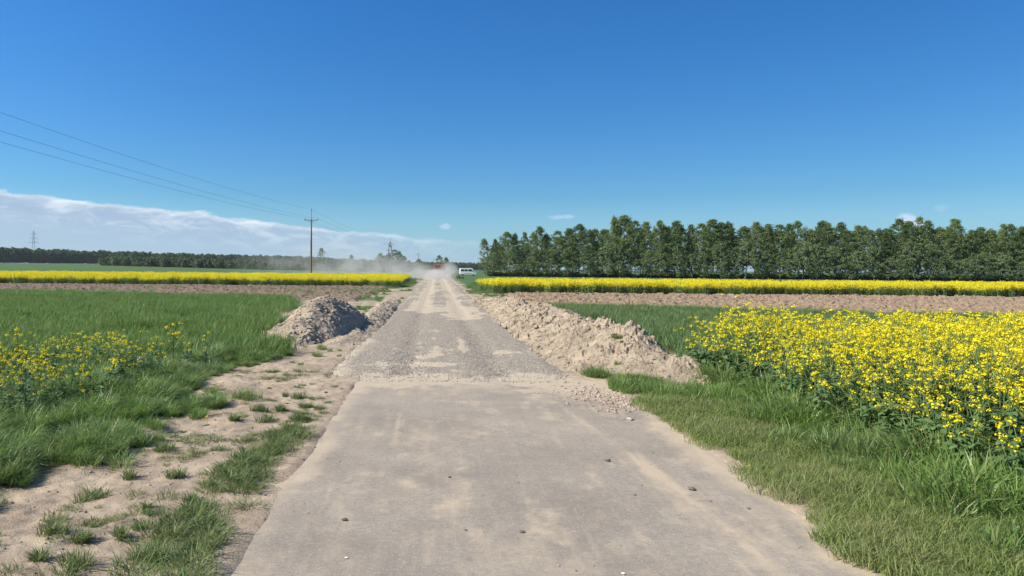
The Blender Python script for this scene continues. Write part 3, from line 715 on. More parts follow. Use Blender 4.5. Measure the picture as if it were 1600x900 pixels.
hb, _ = heap('soil_bank', -3.1, -1.5, 13.6, 45, .05, hB, M_heapL, 'low clodded soil bank between the grey heap and the gravel road', 900, 3, (.015, .06))

for px, py, r, lab in tufts:
    if px > 700:
        x, y = {812: (2.75, 23.), 982: (3.45, 13.4), 989: (3.1, 12.2)}[px]; z = float(hR(np.array([x]), np.array([y]))[0])
    else:
        x, y = at(px, py); z = float(gz(x, y))
    n = int(60 + 900 * r); mb = MB()
    k = 1 + int(r * 14)
    for q in range(k):
        a = random.random() * 6.283; rr = r * .75 * math.sqrt(random.random())
        blades(n=n // k, rad=r * .4, h=(.04 + r * .15, .07 + r * .55), w=(.003, .008), lean=(.3, 1.2), mb=mb, center=(math.cos(a) * rr, math.sin(a) * rr * .8))
    o = mb.build('grass_tuft', [M_lush if (r > .2 or px > 700) else M_tuft]); o.location = (x, y, z - .005)
    tag(o, lab, 'grass tuft', 'grass tufts on sand and spoil')

# dandelions
def dandelion(px, py, label, z=None, puff=False, stemh=.10, xy=None):
    x, y = xy or at(px, py); e = empty('dandelion', (x, y, float(gz(x, y)) if z is None else z))
    mb = MB()
    for k in range(9): leaf(mb, (0, 0, .005), k * .7 + random.random() * .3, random.uniform(.07, .11), .012, .25, 0)
    mb.build('leaves', [M_weed], e)
    s = MB(); s.tube([(0, 0, 0), (.005, 0, stemh * .5), (0, .004, stemh)], .002, 5); s.build('stem', [M_stem], e)
    h = MB()
    if puff:
        for k in range(160):
            d = rng.normal(0, 1, 3); d /= np.linalg.norm(d); c = np.array([0, 0, stemh + .02]) + d * .022
            h.ribbon([c - d * .02, c], [.0006, .003], np.cross(d, [0.3, .2, .9]), 0)
    else:
        for k in range(60):
            a = random.random() * 6.283; el = random.uniform(.05, 1.2); d = np.array([math.cos(a) * math.cos(el), math.sin(a) * math.cos(el), math.sin(el)])
            h.ribbon([np.array([0, 0, stemh]), np.array([0, 0, stemh]) + d * .02], [.001, .003], np.cross(d, [0, 0, 1]) / (np.linalg.norm(np.cross(d, [0, 0, 1])) + 1e-6), 0)
    h.build('flower', [M_fluff if puff else M_petal], e)
    return tag(e, label, 'dandelion')
dandelion(325, 664, 'yellow dandelion lying alone on the sand below the tall grass corner')
dandelion(974, 601, 'yellow dandelion in the foot grass, the one farther from the rubble', stemh=.16)
dandelion(985, 611, 'yellow dandelion in the foot grass, the one nearer the rubble', stemh=.15)
dandelion(1173, 737, 'broad leaved dandelion without height at the right asphalt edge', stemh=.03)
dandelion(0, 0, 'white dandelion clock among the tall grass below the sparse rape', puff=True, stemh=.52, xy=(-4.05, 9.6))

# ------------------------------------------------------------------ stones
def stones(name, P, s, mat, label, cat):
    mb = MB(); clod_mesh(mb, P, s); o = link(name, mb.mesh(name, mat)); return tag(o, label, cat, kind='stuff')
n = 7000; P = np.c_[rng.uniform(-1.9, 2.4, n), YA - .35 + 9 * rng.random(n) ** 1.7]; P = P[(P[:, 1] > YA) | (rng.random(n) < .25)]; n = len(P); P = np.c_[P, np.where(P[:, 1] < YA, .003, .006 + .026 * ss((P[:, 1] - YA) / .8)) + rng.uniform(-.006, .008, n)]
stones('loose_gravel', P, rng.uniform(.006, .019, n), M_stone, 'loose crushed stones strewn over the gravel road behind the asphalt end', 'gravel')
n = 900; t = rng.normal(0, .5, (n, 2)); P = np.c_[2.35 + t[:, 0] * .55 - t[:, 1] * .12, 9.9 + t[:, 1] * 1.05]
P = P[(P[:, 1] < 11.4)]; n = len(P); P = np.c_[P, np.maximum(gz(P[:, 0], P[:, 1]), 0) + .004]
stones('rubble', P, .006 + .03 * rng.random(n) ** 4, M_rubble, 'pinkish stony rubble spilled on the right corner of the asphalt', 'rubble')
n = 1500; P = np.c_[rng.uniform(-3.4, -1.2, n), rng.uniform(3.4, 13., n)]; P = np.c_[P, gz(P[:, 0], P[:, 1]) + .002]
stones('sand_crumbs', P, .004 + .016 * rng.random(n) ** 3, M_heapL, 'small soil crumbs strewn over the left sandy verge', 'crumbs')
n = 420; P = np.c_[rng.uniform(-1.1, 2.6, n), rng.uniform(3.6, 11.4, n), np.full(n, .003)]
stones('asphalt_crumbs', P, .0025 + .007 * rng.random(n) ** 3, M_heapL, 'tiny crumbs of soil strewn over the asphalt', 'crumbs')
pebs = [(1083, 765, .040, M_darkst, 'largest dark flat clod on the right half of the asphalt'),
        (952, 721, .028, M_darkst, 'dark flat clod left of the orange sand streak'),
        (986, 656, .050, M_stone, 'grey stone at the lower edge of the pinkish rubble'),
        (731, 829, .014, M_darkst, 'dark pebble in the lower middle of the asphalt'),
        (705, 746, .018, M_darkst, 'brown crumb on the asphalt left of centre'),
        (533, 721, .013, M_stone, 'small pebble near the left asphalt edge, upper of the pebbles there'),
        (541, 813, .022, M_darkst, 'flat dark crumb on the lower left asphalt'),
        (995, 774, .014, M_darkst, 'small pebble left of the largest dark clod'),
        (1023, 707, .014, M_darkst, 'small dark pebble right of the orange sand streak'),
        (818, 832, .024, M_darkst, 'thin brown flake on the lower middle asphalt'),
        (1113, 784, .012, M_darkst, 'small dark pebble just right of the largest dark clod'),
        (1285, 843, .015, M_darkst, 'dark crumb close to the lower right asphalt edge'),
        (1172, 795, .014, M_darkst, 'crumb on asphalt between the large dark clod and the grass'),
        (545, 872, .010, M_fluff, 'tiny white chip on the lower left asphalt'),
        (978, 897, .012, M_fluff, 'white chip at the bottom edge of the asphalt')]
for px, py, s, mt, lab in pebs:
    x, y = at(px, py); mb = MB(); clod_mesh(mb, [(0, 0, 0)], [s]); o = mb.build('pebble', [mt]); o.location = (x, y, s * .25 + .002); o.scale = (1.2, 1., .55)
    tag(o, lab, 'pebble')

# ------------------------------------------------------------------ trees
def tree_parts(H, rc, z0, nclump, per, leafs, seed, narrow=1., gap=.0, limbs=7, trunk_r=.13):
    r_ = np.random.default_rng(seed); tr = MB(); cr = MB()
    bend = r_.normal(0, .25, 2)
    def st(t): return np.array([bend[0] * math.sin(t * 3), bend[1] * math.sin(t * 2.3), t * H * .94])
    tr.tube([st(t) for t in np.linspace(0, 1, 8)], np.linspace(trunk_r, .02, 8), 7)
    C0 = []
    for k in range(limbs):
        t0 = r_.uniform(z0 / H * .8, .8); az = r_.random() * 6.283; L = rc * r_.uniform(.7, 1.1) * (1.15 - t0 * .7)
        p = st(t0); d = np.array([math.cos(az), math.sin(az), 0])
        P = [p, p + d * L * .5 + np.array([0, 0, L * .35]), p + d * L * .9 + np.array([0, 0, L * r_.uniform(.6, 1.1)])]
        tr.tube(P, [.05, .03, .012], 5); C0.append(P[2])
    n = nclump; t = r_.random(n) ** .85; az = r_.random(n) * 6.283
    prof = np.interp(t, [0, .12, .4, .7, .9, 1], [.45, .85, 1., .80, .44, .09])
    lob = 1 + .30 * np.sin(az * 3 + t * 9 + seed) + r_.normal(0, .10, n)
    rr = rc * prof * lob * np.sqrt(r_.uniform(.12, 1, n)) * narrow
    Cc = np.c_[rr * np.cos(az), rr * np.sin(az), z0 + (H - z0) * t * .985]
    Cc[:, 0] += np.interp(Cc[:, 2] / H, [0, 1], [0, bend[0]]); Cc[:, 1] += np.interp(Cc[:, 2] / H, [0, 1], [0, bend[1]])
    if gap:
        q = vnoise(Cc[:, 0] * .9 + seed, Cc[:, 2] * .7, seed) + .0; Cc = Cc[q > gap]
    n = len(Cc); cs = r_.uniform(.28, .62, (n, 1, 1)) * (leafs / .2) ** .3
    L = Cc[:, None] + r_.normal(0, .5, (n, per, 3)) * cs * np.array([1, 1, .75])
    L = L.reshape(-1, 3); N = len(L); A = r_.normal(0, 1, (N, 3)); A /= np.linalg.norm(A, axis=1)[:, None]
    B = np.cross(A, r_.normal(0, 1, (N, 3))); B /= np.linalg.norm(B, axis=1)[:, None]; s = leafs * r_.uniform(.6, 1.2, (N, 1))
    V = np.stack([L + A * s, L + B * s * .6, L - A * s, L - B * s * .6], 1).reshape(-1, 3)
    rn = np.clip(np.repeat(r_.random(n), per * 4) * .6 + np.repeat(r_.random(N), 4) * .4, 0, 1)
    cr.add(V, np.arange(N)[:, None] * 4 + np.arange(4)[None], 0, rn)
    return tr, cr
def tree_proto(name, H, rc, z0, nclump, per, leafs, seed, cmat, **kw):
    tr, cr = tree_parts(H, rc, z0, nclump, per, leafs, seed, **kw)
    return tr.mesh('trunk', [M_bark]), cr.mesh('crown', [cmat])
def put_tree(kind, proto, x, y, H, H0, wsc, label, group=None, cat='tree', rz=None):
    e = empty(kind, (x, y, float(far_z(x, y))), random.random() * 6.283 if rz is None else rz); e.scale = (wsc, wsc, H / H0)
    for nm, me in zip(('trunk', 'crown'), proto): link(nm, me, e)
    return tag(e, label, cat, group)
tallP = [tree_proto('t', 13, r, z0, 250, 26, .135, s, M_crownA, gap=g_, limbs=9) for r, z0, s, g_ in
         ((2.2, 2.6, 1, .20), (1.9, 3.2, 2, .26), (2.4, 2.6, 3, .24), (1.6, 2.8, 4, .18), (2.1, 3.4, 5, .26), (2.6, 2.4, 6, .22), (1.8, 3.8, 7, .28))]
bushP = [tree_proto('b', 7.5, r, z0, 170, 26, .15, s, M_crownB, gap=g_, limbs=7, trunk_r=.08) for r, z0, s, g_ in
         ((2.5, .7, 11, .1), (2.2, .6, 12, .14), (2.9, .9, 13, .12), (2.0, .8, 14, .18))]
prof_px = [745, 775, 800, 815, 830, 870, 900, 930, 960, 1020, 1060, 1100, 1200, 1300, 1375, 1400, 1500, 1600, 1700]
prof_h = [9.0, 10.0, 11.0, 10.4, 12.3, 11.9, 12.6, 12.6, 15.0, 14.2, 13.0, 13.6, 13.4, 13.2, 11.6, 13.4, 12.8, 12.0, 12.0]
def row_xy(px, off=0):
    y = np.interp(px, [745, 1600], [180, 152]) + off; return (px - VPX) / FP * y, y
special = {0: 'leftmost tree of the row, on a bare thin trunk beside the white van',
           1: 'second tree from the left end of the row, broad and low'}
px = 757.; k = 0; group = 'trees of the long row on the right'
tallmade = []
while px < 1660:
    x, y = row_xy(px); h = float(np.interp(px, prof_px, prof_h)) * random.uniform(.88, 1.08)
    lab = 'tall dark green tree in the long row behind the yellow strip'
    if k in special: lab = special[k]
    pr = tallP[k % 7] if k else tallP[6]
    if abs(px - 960) < 6: h = 15.2; lab = 'highest pointed tree of the row, pale green at its top'; pr = tallP[3]
    put_tree('row_tree', pr, x, y + rng.normal(0, .5), h, 13, random.choice((.85, 1., 1.15, 1.3)) * random.uniform(.93, 1.07) * h / 13, lab, group); tallmade.append(lab)
    px += random.uniform(13, 19); k += 1
    if 945 < px < 955: px = 960
for i in range(46):                                    # second line behind
    px = 772 + i * 19.5 + random.uniform(-5, 5); x, y = row_xy(px, 5.5); h = float(np.interp(px, prof_px, prof_h)) * random.uniform(.85, .98)
    put_tree('row_tree', tallP[random.randrange(7)], x, y, h, 13, random.uniform(1., 1.2), 'tall tree in the second line of the row, half hidden by the front trees', group)
for i in range(24):
    px = 780 + i * 37.5 + random.uniform(-5, 5); x, y = row_xy(px, 10.5); h = float(np.interp(px, prof_px, prof_h)) * random.uniform(.6, .86)
    put_tree('row_tree', bushP[i % 4] if i % 3 else tallP[i % 7], x, y, h, 7.5 if i % 3 else 13, random.uniform(1., 1.3), 'tree at the back of the row, showing only between the front trunks', group)
for i in range(40):                                    # lower bushy trees in front
    px = 772 + i * 22 + random.uniform(-7, 7); x, y = row_xy(px, -2.5); h = random.uniform(4.2, 8.8)
    lab = 'lower rounded tree in front of the tall trees of the row'
    if 18 <= i <= 18: lab = 'broad pale green rounded tree standing lowest before the middle of the row'; h = 8.8
    put_tree('bushy_tree', bushP[i % 4], x, y, h, 7.5, random.uniform(.9, 1.25), lab, 'lower trees before the long row')

n = 520; px = rng.uniform(768, 1680, n); yy = np.interp(px, [745, 1600], [180, 152]) + rng.uniform(-1.5, 9, n)
UNDER = (px, yy, n)
# far wood on the left and centre, hedge before it
farP = [tree_proto('f', 12, r, 1.0, 60, 16, .55, s, M_crownF, limbs=3, trunk_r=.2) for r, s in ((3.2, 21), (2.8, 22), (3.6, 23), (2.5, 24))]
def joined(proto):
    a, b = proto
    me = bpy.data.meshes.new('far_tree'); import bmesh
    bm = bmesh.new(); bm.from_mesh(b); bm.to_mesh(me); bm.free(); me.materials.append(M_crownF); return me
V_far = variants('far_tree_kind', [b for a, b in farP])
n = 1900; t = rng.random(n); px = -60 + 840 * t ** 1.0
yb = np.interp(px, [-60, 0, 300, 600, 700, 800], [640, 660, 800, 930, 1000, 1050]); dep = rng.random(n) ** 1.5 * 120
Y = yb + dep; X = (px - VPX) / FP * Y
hh = np.interp(px, [-60, 0, 200, 400, 600, 800], [15.0, 14.5, 13.5, 12.5, 11, 11]) / 12 * rng.uniform(.75, 1.12, n) * .95
P = np.c_[X, Y, far_z(X, Y)]
scatter('distant_wood', P, V_far, np.c_[hh * 1.3, hh * 1.3, hh], .02, 'dark distant wood along the horizon on the left', 'wood')
hedP = variants('hedge_kind', [tree_proto('h', 4.6, r, .2, 46, 16, .38, s, M_crownH, limbs=2, trunk_r=.1)[1] for r, s in ((2.4, 31), (2.8, 32), (2.1, 33))])
px, yy, n = UNDER
scatter('undergrowth', np.c_[(px - VPX) / FP * yy, yy, np.zeros(n)], hedP, np.c_[rng.uniform(.4, .7, (n, 2)), rng.uniform(.12, .26, n)], .02, 'low dark undergrowth between the trunks of the long tree row', 'undergrowth')
n = 330; px = rng.uniform(158, 640, n); Y = np.interp(px, [158, 400, 640], [385, 350, 330]) + rng.random(n) * 25; X = (px - VPX) / FP * Y
scatter('hedge', np.c_[X, Y, far_z(X, Y)], hedP, rng.uniform(.8, 1.1, n), .02, 'lighter green hedge running before the distant wood', 'hedge')
for px, Y, h, w, lab in [(502, 400, 12.6, .75, 'single taller tree rising over the hedge just right of the wooden pole'),
                         (549, 420, 9.5, .8, 'rounded tree rising over the hedge midway between the two nearer poles'),
                         (596, 330, 9.0, 1.0, 'pale tree behind dust, left of the legs of the twin legged pole'),
                         (607, 325, 8.6, .9, 'tree behind dust between the legs of the twin legged pole'),
                         (616, 330, 10.6, 1.1, 'largest dark tree behind the dust, right of the twin legged pole'),
                         (624, 335, 10.0, .8, 'dark tree with narrow top touching the largest tree behind the dust'),
                         (630, 330, 7.6, .8, 'low tree at the right end of the clump behind the dust'),
                         (688, 420, 10.0, .8, 'small tree directly above the tipper truck'),
                         (697, 440, 9.0, .9, 'pale tree right of the tipper truck roof'),
                         (655, 460, 8.0, 1.2, 'low tree behind the dust left of the tipper truck')]:
    put_tree('distant_tree', tallP[int(px) % 7] if h > 9.4 else bushP[int(px) % 4], (px - VPX) / FP * Y, Y, h, 13 if h > 9.4 else 7.5, w * (1.35 if h > 9.4 else 1.3), lab, 'trees behind the dust and hedge')
n = 60; P = np.c_[rng.uniform(3.5, 14, n), rng.uniform(118, 150, n)]
# dark brush beside the truck and low growth near the van
scatter('brush', np.c_[rng.uniform(2.9, 5.4, 16), rng.uniform(128, 150, 16), np.zeros(16)], hedP, rng.uniform(.05, .11, 16), .02, 'low dark brush at the roadside right of the truck', 'brush')

# ------------------------------------------------------------------ poles and wires
M_wood = simple('weathered_pole_wood', C4(.17, .12, .09), .85, .15, nscale=3)
M_conc = simple('pole_grey', C4(.30, .29, .27), .8, .2)
M_steel = simple('galvanised_steel', C4(.22, .24, .26), .55, .4, .5)
M_ins = simple('insulator_brown', C4(.10, .05, .04), .3, .5)
M_wire = simple('wire_metal', C4(.16, .17, .18), .5, .4, .6)
LN = math.atan2(5.6, 105)                              # direction of the line seen from above
def insul(e, x, z):
    mb = MB(); mb.tube([(x, 0, z), (x, 0, z + .05), (x, 0, z + .06), (x, 0, z + .14), (x, 0, z + .15), (x, 0, z + .24)], [.02, .02, .06, .07, .045, .035], 10); mb.build('insulator', [M_ins], e)
def pole(x, y, H, label, wood=True):
    e = empty('utility_pole', (x, y, float(far_z(x, y))), -LN)
    m_ = M_wood if wood else M_conc
    MB().tube([(0, 0, -.3), (0, 0, H * .5), (0, 0, H - 1.5)], [.17, .14, .11], 12).build('pole', [m_], e, True)
    MB().tube([(0, 0, H - 1.7), (0, 0, H - .1)], [.05, .045], 8).build('top_spike', [M_steel], e)
    MB().box((-1.1, -.16, H - 1.72), (1.1, -.08, H - 1.60), 0, .01).build('crossarm', [M_steel], e)
    b = MB(); b.tube([(-.6, -.12, H - 1.68), (0, -.1, H - 2.2)], .02, 5); b.tube([(.6, -.12, H - 1.68), (0, -.1, H - 2.2)], .02, 5); b.build('brace', [M_steel], e)
    insul(e, -1.03, H - 1.6); insul(e, 1.03, H - 1.6); insul(e, 0, H - .12)
    return tag(e, label, 'utility pole', 'power line poles beside the road')
pole(-19.6, 110, 10.9, 'nearest weathered wooden power pole behind the left yellow strip')
pole(-9.9, 385, 11.4, 'small far pole with one crossarm, between the twin legged pole and truck')
pole(-2.7, 620, 12.0, 'farthest faint pole, just left of the tipper truck')
# twin-legged pole
e = empty('twin_pole', (-14.2, 215, float(far_z(-14.2, 215))), -LN)
for s in (-1, 1):
    MB().tube([(s * 1.25, 0, -.3), (s * .72, 0, 5.), (s * .14, 0, 9.9)], [.17, .14, .11], 10).build('leg', [M_wood], e, True)
MB().tube([(0, 0, 9.6), (0, 0, 11.)], [.06, .05], 8).build('top_spike', [M_steel], e)
MB().box((-.75, -.2, 8.9), (.95, -.1, 9.04)).build('crossarm', [M_steel], e)
MB().box((-1.15, .14, 7.3), (1.15, .24, 7.44)).build('crossarm', [M_steel], e)
mb = MB(); mb.tube([(-.9, 0, 3.6), (.9, 0, 3.6)], .05, 6); mb.tube([(-.45, 0, 7.), (.45, 0, 7.)], .05, 6); mb.build('cross_brace', [M_wood], e)
MB().box((-.28, -.3, 8.3), (.3, -.12, 8.85), 0, .02).build('switch_box', [M_steel], e)
for x, z in ((-1.05, 7.44), (1.05, 7.44), (.88, 9.04), (-.68, 9.04), (0, 10.9)): insul(e, x, z)
tag(e, 'twin legged wooden power pole with switch gear rising from the dust', 'utility pole', 'power line poles beside the road')
# lattice pylon
yp = 830.; xp = (52 - VPX) / FP * yp; e = empty('lattice_pylon', (xp, yp, float(far_z(xp, yp)) - 1), .5)
Hh = 40.; mb = MB()
def hw(z): return np.interp(z, [0, 26, 40], [3.2, 1.0, .35])
zs = [0, 5, 9.5, 13.5, 17, 20, 23, 26, 28.5, 31, 33.5, 36, 38, 40]
cs4 = ((-1, -1), (1, -1), (1, 1), (-1, 1))
for cx, cy in cs4: mb.tube([(cx * hw(z), cy * hw(z), z) for z in zs], .14, 4)
mb.build('tower_legs', [M_steel], e); mb = MB()
for a, b in zip(zs[:-1], zs[1:]):
    for q in range(4):
        c1 = cs4[q]; c2 = cs4[(q + 1) % 4]
        mb.tube([(c1[0] * hw(a), c1[1] * hw(a), a), (c2[0] * hw(b), c2[1] * hw(b), b)], .07, 3); mb.tube([(c2[0] * hw(a), c2[1] * hw(a), a), (c1[0] * hw(b), c1[1] * hw(b), b)], .07, 3)
mb.build('lattice', [M_steel], e)
for z, w in ((26, 5.), (31, 4.2), (36, 3.2)):
    mb = MB()
    for s in (-1, 1):
        mb.tube([(0, -hw(z), z), (s * w, 0, z + .3)], .10, 4); mb.tube([(0, hw(z), z), (s * w, 0, z + .3)], .10, 4); mb.tube([(0, 0, z + 1.6), (s * w, 0, z + .3)], .08, 4)
        mb.tube([(s * w, 0, z + .3), (s * w, 0, z - 1.4)], .09, 5)
    mb.build('crossarm', [M_steel], e)
tag(e, 'lattice steel pylon rising over the wood at the far left', 'pylon')
# wires: P0 stands out of frame
nodes = [(-25.4, 3.), (-19.6, 110), (-14.2, 215), (-9.9, 385), (-2.7, 620)]
for off, zh, sag, lab in ((0, 10.98, 1.05, 'top wire of the power line'), (-1.03, 9.5, .85, 'outer wire of the power line, lower and farther from the road'), (1.03, 9.5, .85, 'inner wire of the power line, lower and nearer the road')):
    Pw = []
    for (xa, ya), (xb, yb_) in zip(nodes[:-1], nodes[1:]):
        for t in np.linspace(0, 1, 25)[:-1]:
            sg = sag * ((yb_ - ya) / 105) ** 2 if yb_ < 300 else sag * 1.6
            y_ = ya + (yb_ - ya) * t; x_ = xa + (xb - xa) * t + off
            Pw.append((x_, y_, zh + float(far_z(xa + (xb - xa) * t, y_)) - 4 * sg * t * (1 - t)))
    o = MB().tube(Pw, .0085, 5).build('power_wire', [M_wire]); tag(o, lab, 'wire', 'wires of the power line')

# ------------------------------------------------------------------ white van
M_white = simple('white_paint', C4(.78, .79, .80), .35, .5, var=.03); M_glass = simple('dark_glass', C4(.02, .025, .035), .08, .8, var=.02)
M_rub = simple('tyre_rubber', C4(.02, .02, .02), .85, .2); M_rim = simple('rim_metal', C4(.4, .4, .42), .4, .5, .7); M_black = simple('black_plastic', C4(.03, .03, .032), .6, .3)
M_red = simple('tail_lamp_red', C4(.35, .02, .02), .3, .5, var=.05); M_lamp = simple('headlamp_clear', C4(.6, .62, .65), .15, .7, var=.05)
def wheel(parent, x, y, r, w):
    wl = MB().tube([(x, y - w / 2, r), (x, y - w * .46, r), (x, y + w * .46, r), (x, y + w / 2, r)], [r * .88, r, r, r * .88], 20).build('wheel', [M_rub], parent)
    MB().tube([(x, y - w / 2 - .012, r), (x, y + w / 2 + .012, r)], [r * .56, r * .56], 14).build('rim', [M_rim], wl)
vx, vy = (731 - VPX) / FP * 195, 195.
van = empty('white_van', (vx, vy, 0), .06); van.scale = (.93, .93, .93)
prof = [(-2.45, .35), (-2.48, .9), (-2.42, 2.0), (-2.34, 2.18), (1.0, 2.22), (1.28, 2.10), (1.95, 1.22), (2.42, 1.02), (2.52, .72), (2.50, .35)]
def inset(p, k):
    p = np.array(p); c = p.mean(0); return c + (p - c) * k
b = MB(); n = len(prof); rings = [(-.98, .965), (-.92, 1.), (.92, 1.), (.98, .965)]
V = np.concatenate([np.c_[inset(prof, k)[:, 0], np.full(n, y), inset(prof, k)[:, 1]] for y, k in rings]); i = np.arange(n); j = (i + 1) % n
fs = [np.stack([i + r * n, j + r * n, j + (r + 1) * n, i + (r + 1) * n], 1) for r in range(3)] + [i[None], (i + 3 * n)[None]]
b.add(V, fs); b.build('body', [M_white], van)
for s in (-1, 1):
    for x0, x1 in ((-2.15, -1.25), (-1.1, -.2)):
        MB().box((x0, s * .99 - .012, 1.28), (x1, s * .99 + .012, 1.86), 0, .01).build('side_window', [M_glass], van)
    MB().prism([(.02, 1.28), (.02, 1.86), (.98, 1.86), (1.38, 1.28)], s * .99 - .012, s * .99 + .012).build('door_window', [M_glass], van)
    MB().box((1.36, s * 1.08 - .09, 1.22), (1.50, s * 1.08 + .09, 1.46), 0, .02).build('mirror', [M_black], van)
    MB().box((2.36, s * .72 - .14, .80), (2.52, s * .72 + .14, .98), 0, .02).build('headlight', [M_lamp], van)
    MB().box((-2.50, s * .82 - .07, .95), (-2.44, s * .82 + .07, 1.35), 0, .01).build('tail_light', [M_red], van)
    MB().box((-1.1, s * .985 - .01, .62), (1.1, s * .985 + .012, .70)).build('trim_strip', [M_black], van)
    wheel(van, -1.55, s * .86, .34, .22); wheel(van, 1.58, s * .86, .34, .22)
MB().add([(1.30, -.78, 2.06), (1.30, .78, 2.06), (1.95, .84, 1.25), (1.95, -.84, 1.25), (1.34, -.78, 2.08), (1.34, .78, 2.08), (1.98, .84, 1.27), (1.98, -.84, 1.27)],
    np.array([[4, 5, 6, 7], [0, 3, 2, 1], [0, 1, 5, 4], [1, 2, 6, 5], [2, 3, 7, 6], [3, 0, 4, 7]])).build('windscreen', [M_glass], van)
MB().box((2.44, -.92, .34), (2.60, .92, .62), 0, .04).build('bumper', [M_black], van); MB().box((-2.6, -.92, .34), (-2.44, .92, .58), 0, .04).build('bumper', [M_black], van)
tag(van, 'white passenger van parked side on at the left end of the tree row', 'van')

# ------------------------------------------------------------------ tipper truck, seen from behind
M_tip = simple('rusty_tipper_paint', C4(.24, .13, .085), .7, .25, nscale=1.5, var=.35)
tx, ty = .55, 138.
tr_ = empty('tipper_truck', (tx, ty, 0))
bd = MB(); bd.prism([(-1.2, 1.25), (-1.25, 2.72), (-1.17, 2.72), (-1.12, 1.35), (1.12, 1.35), (1.17, 2.72), (1.25, 2.72), (1.2, 1.25)], 0, 5.2)
for s in (-1, 1):
    for yy in (.3, 1.5, 2.7, 3.9, 4.9): bd.box((s * 1.27 - .05, yy, 1.3), (s * 1.27 + .05, yy + .12, 2.7))
bd.box((-1.15, 5.2, 1.3), (1.15, 5.3, 2.9)); bd.build('tipper_body', [M_tip], tr_)
MB().box((-1.18, -.09, 1.28), (1.18, -.015, 2.62), 0, .02).build('tailgate', [M_tip], tr_)
mb = MB()
for x in (-.7, 0, .7): mb.box((x - .05, -.16, 1.3), (x + .05, -.095, 2.6))
mb.build('tailgate_ribs', [M_tip], tr_)
MB().prism([(-1.0, 2.5), (-.4, 2.78), (.5, 2.74), (1.05, 2.45), (1.05, 1.7), (-1.0, 1.7)], .3, 4.9).build('load', [M_heapR], tr_)
MB().box((-.42, -.1, .75), (.42, 7.4, 1.12)).build('chassis', [M_black], tr_)
MB().box((-1.15, 5.6, .95), (1.15, 7.5, 2.55), 0, .12).build('cab', [simple('cab_paint', C4(.5, .22, .06), .5, .4)], tr_)
MB().box((-.95, 5.56, 1.9), (.95, 5.598, 2.4), 0, .01).build('rear_window', [M_glass], tr_)
MB().box((-1.2, -.25, .62), (1.2, -.12, .80), 0, .02).build('rear_bumper', [M_black], tr_)
for s in (-1, 1):
    MB().box((s * 1.0 - .14, -.30, .84), (s * 1.0 + .14, -.18, 1.0), 0, .01).build('tail_light', [M_red], tr_)
    MB().box((s * .9 - .28, .1, .25), (s * .9 + .28, .13, 1.0)).build('mudflap', [M_black], tr_)
def twheel(x, y, r, w):
    wl = MB().tube([(x - w / 2, y, r), (x - w * .46, y, r), (x + w * .46, y, r), (x + w / 2, y, r)], [r * .88, r, r, r * .88], 20).build('wheel', [M_rub], tr_)
    MB().tube([(x - w / 2 - .01, y, r), (x + w / 2 + .01, y, r)], [r * .5, r * .5], 12).build('rim', [M_rim], wl)
for s in (-1, 1):
    for yy in (.9, 2.2): twheel(s * .93, yy, .5, .56)
    twheel(s * .98, 6.5, .5, .30)
tag(tr_, 'rusty orange tipper truck driving away inside its dust cloud', 'truck')

# ------------------------------------------------------------------ dust
def dust(name, loc, half, dens, label, seed, falloff=1.4, aniso=.1):
    m = MT(name + '_mat')
    tc = m.n('ShaderNodeTexCoord').outputs['Object']
    d = m.n('ShaderNodeVectorMath', _operation='LENGTH'); m.set(d, 'i0', tc); L = d.outputs['Value']
    f = m.math('POWER', m.math('SUBTRACT', 1., m.math('MULTIPLY', L, L), True), falloff + .6)
    nz = m.noise(.42, 5, .62, m.n('ShaderNodeVectorMath', _operation='ADD', i0=m.vscale(m.geo(), (.75, .35, 1.2)), i1=(seed, 0, 0)).outputs[0])
    nz = m.ramp(nz, [(.40, 0.), (.62, 1.)])
    den = m.math('MULTIPLY', m.math('MULTIPLY', f, m.math('ADD', nz, .12)), dens)
    v = m.n('ShaderNodeVolumePrincipled', Density=den, Anisotropy=aniso); v.inputs['Color'].default_value = (.86, .83, .77, 1)
    m.t.links.new(v.outputs[0], m.out.inputs['Volume'])
    bmv = MB(); th = np.linspace(0, np.pi, 9); ph = np.arange(16) * 2 * np.pi / 16
    V = np.array([[math.sin(a) * math.cos(p), math.sin(a) * math.sin(p), math.cos(a)] for a in th for p in ph])
    i = np.arange(8)[:, None] * 16; j = np.arange(16)[None]; Fq = np.stack([i + j, i + 16 + j, i + 16 + (j + 1) % 16, i + (j + 1) % 16], -1).reshape(-1, 4)
    bmv.add(V, Fq); o = bmv.build(name, [m.m]); o.location = loc; o.scale = half
    return tag(o, label, 'dust', kind='stuff')
dust('dust_cloud', (.0, 126., .3), (3.2, 10.0, 1.7), .50, 'thick pale dust billowing behind the tipper truck', 3., .8)
dust('dust_cloud', (2.3, 133., 1.0), (2.3, 7.0, 2.5), .30, 'pale dust curling round the right side of the tipper truck', 7., .8)
dust('dust_cloud', (-4.5, 129., .5), (6.5, 9.0, 2.6), .20, 'dust spilling off the road to the left of the tipper truck', 5., .8)
dust('drifting_dust', (-12., 130., 1.2), (14., 14., 3.6), .075, 'thin dust drifting left of the truck over the green field', 11., .8)
dust('drifting_dust', (-22., 150., 2.2), (24., 22., 6.0), .024, 'faint veil of dust around the twin legged pole', 21., .8)

# air between here and the distant wood
hm = MT('haze_air'); hv = hm.n('ShaderNodeVolumePrincipled', Density=.00008, Anisotropy=.2); hv.inputs['Color'].default_value = (.80, .88, 1., 1)
hm.t.links.new(hv.outputs[0], hm.out.inputs['Volume'])
tag(MB().box((-3600, -100, -3), (3600, 5300, 50)).build('haze', [hm.m]), 'thin pale haze in the air over the fields', 'haze', kind='stuff')
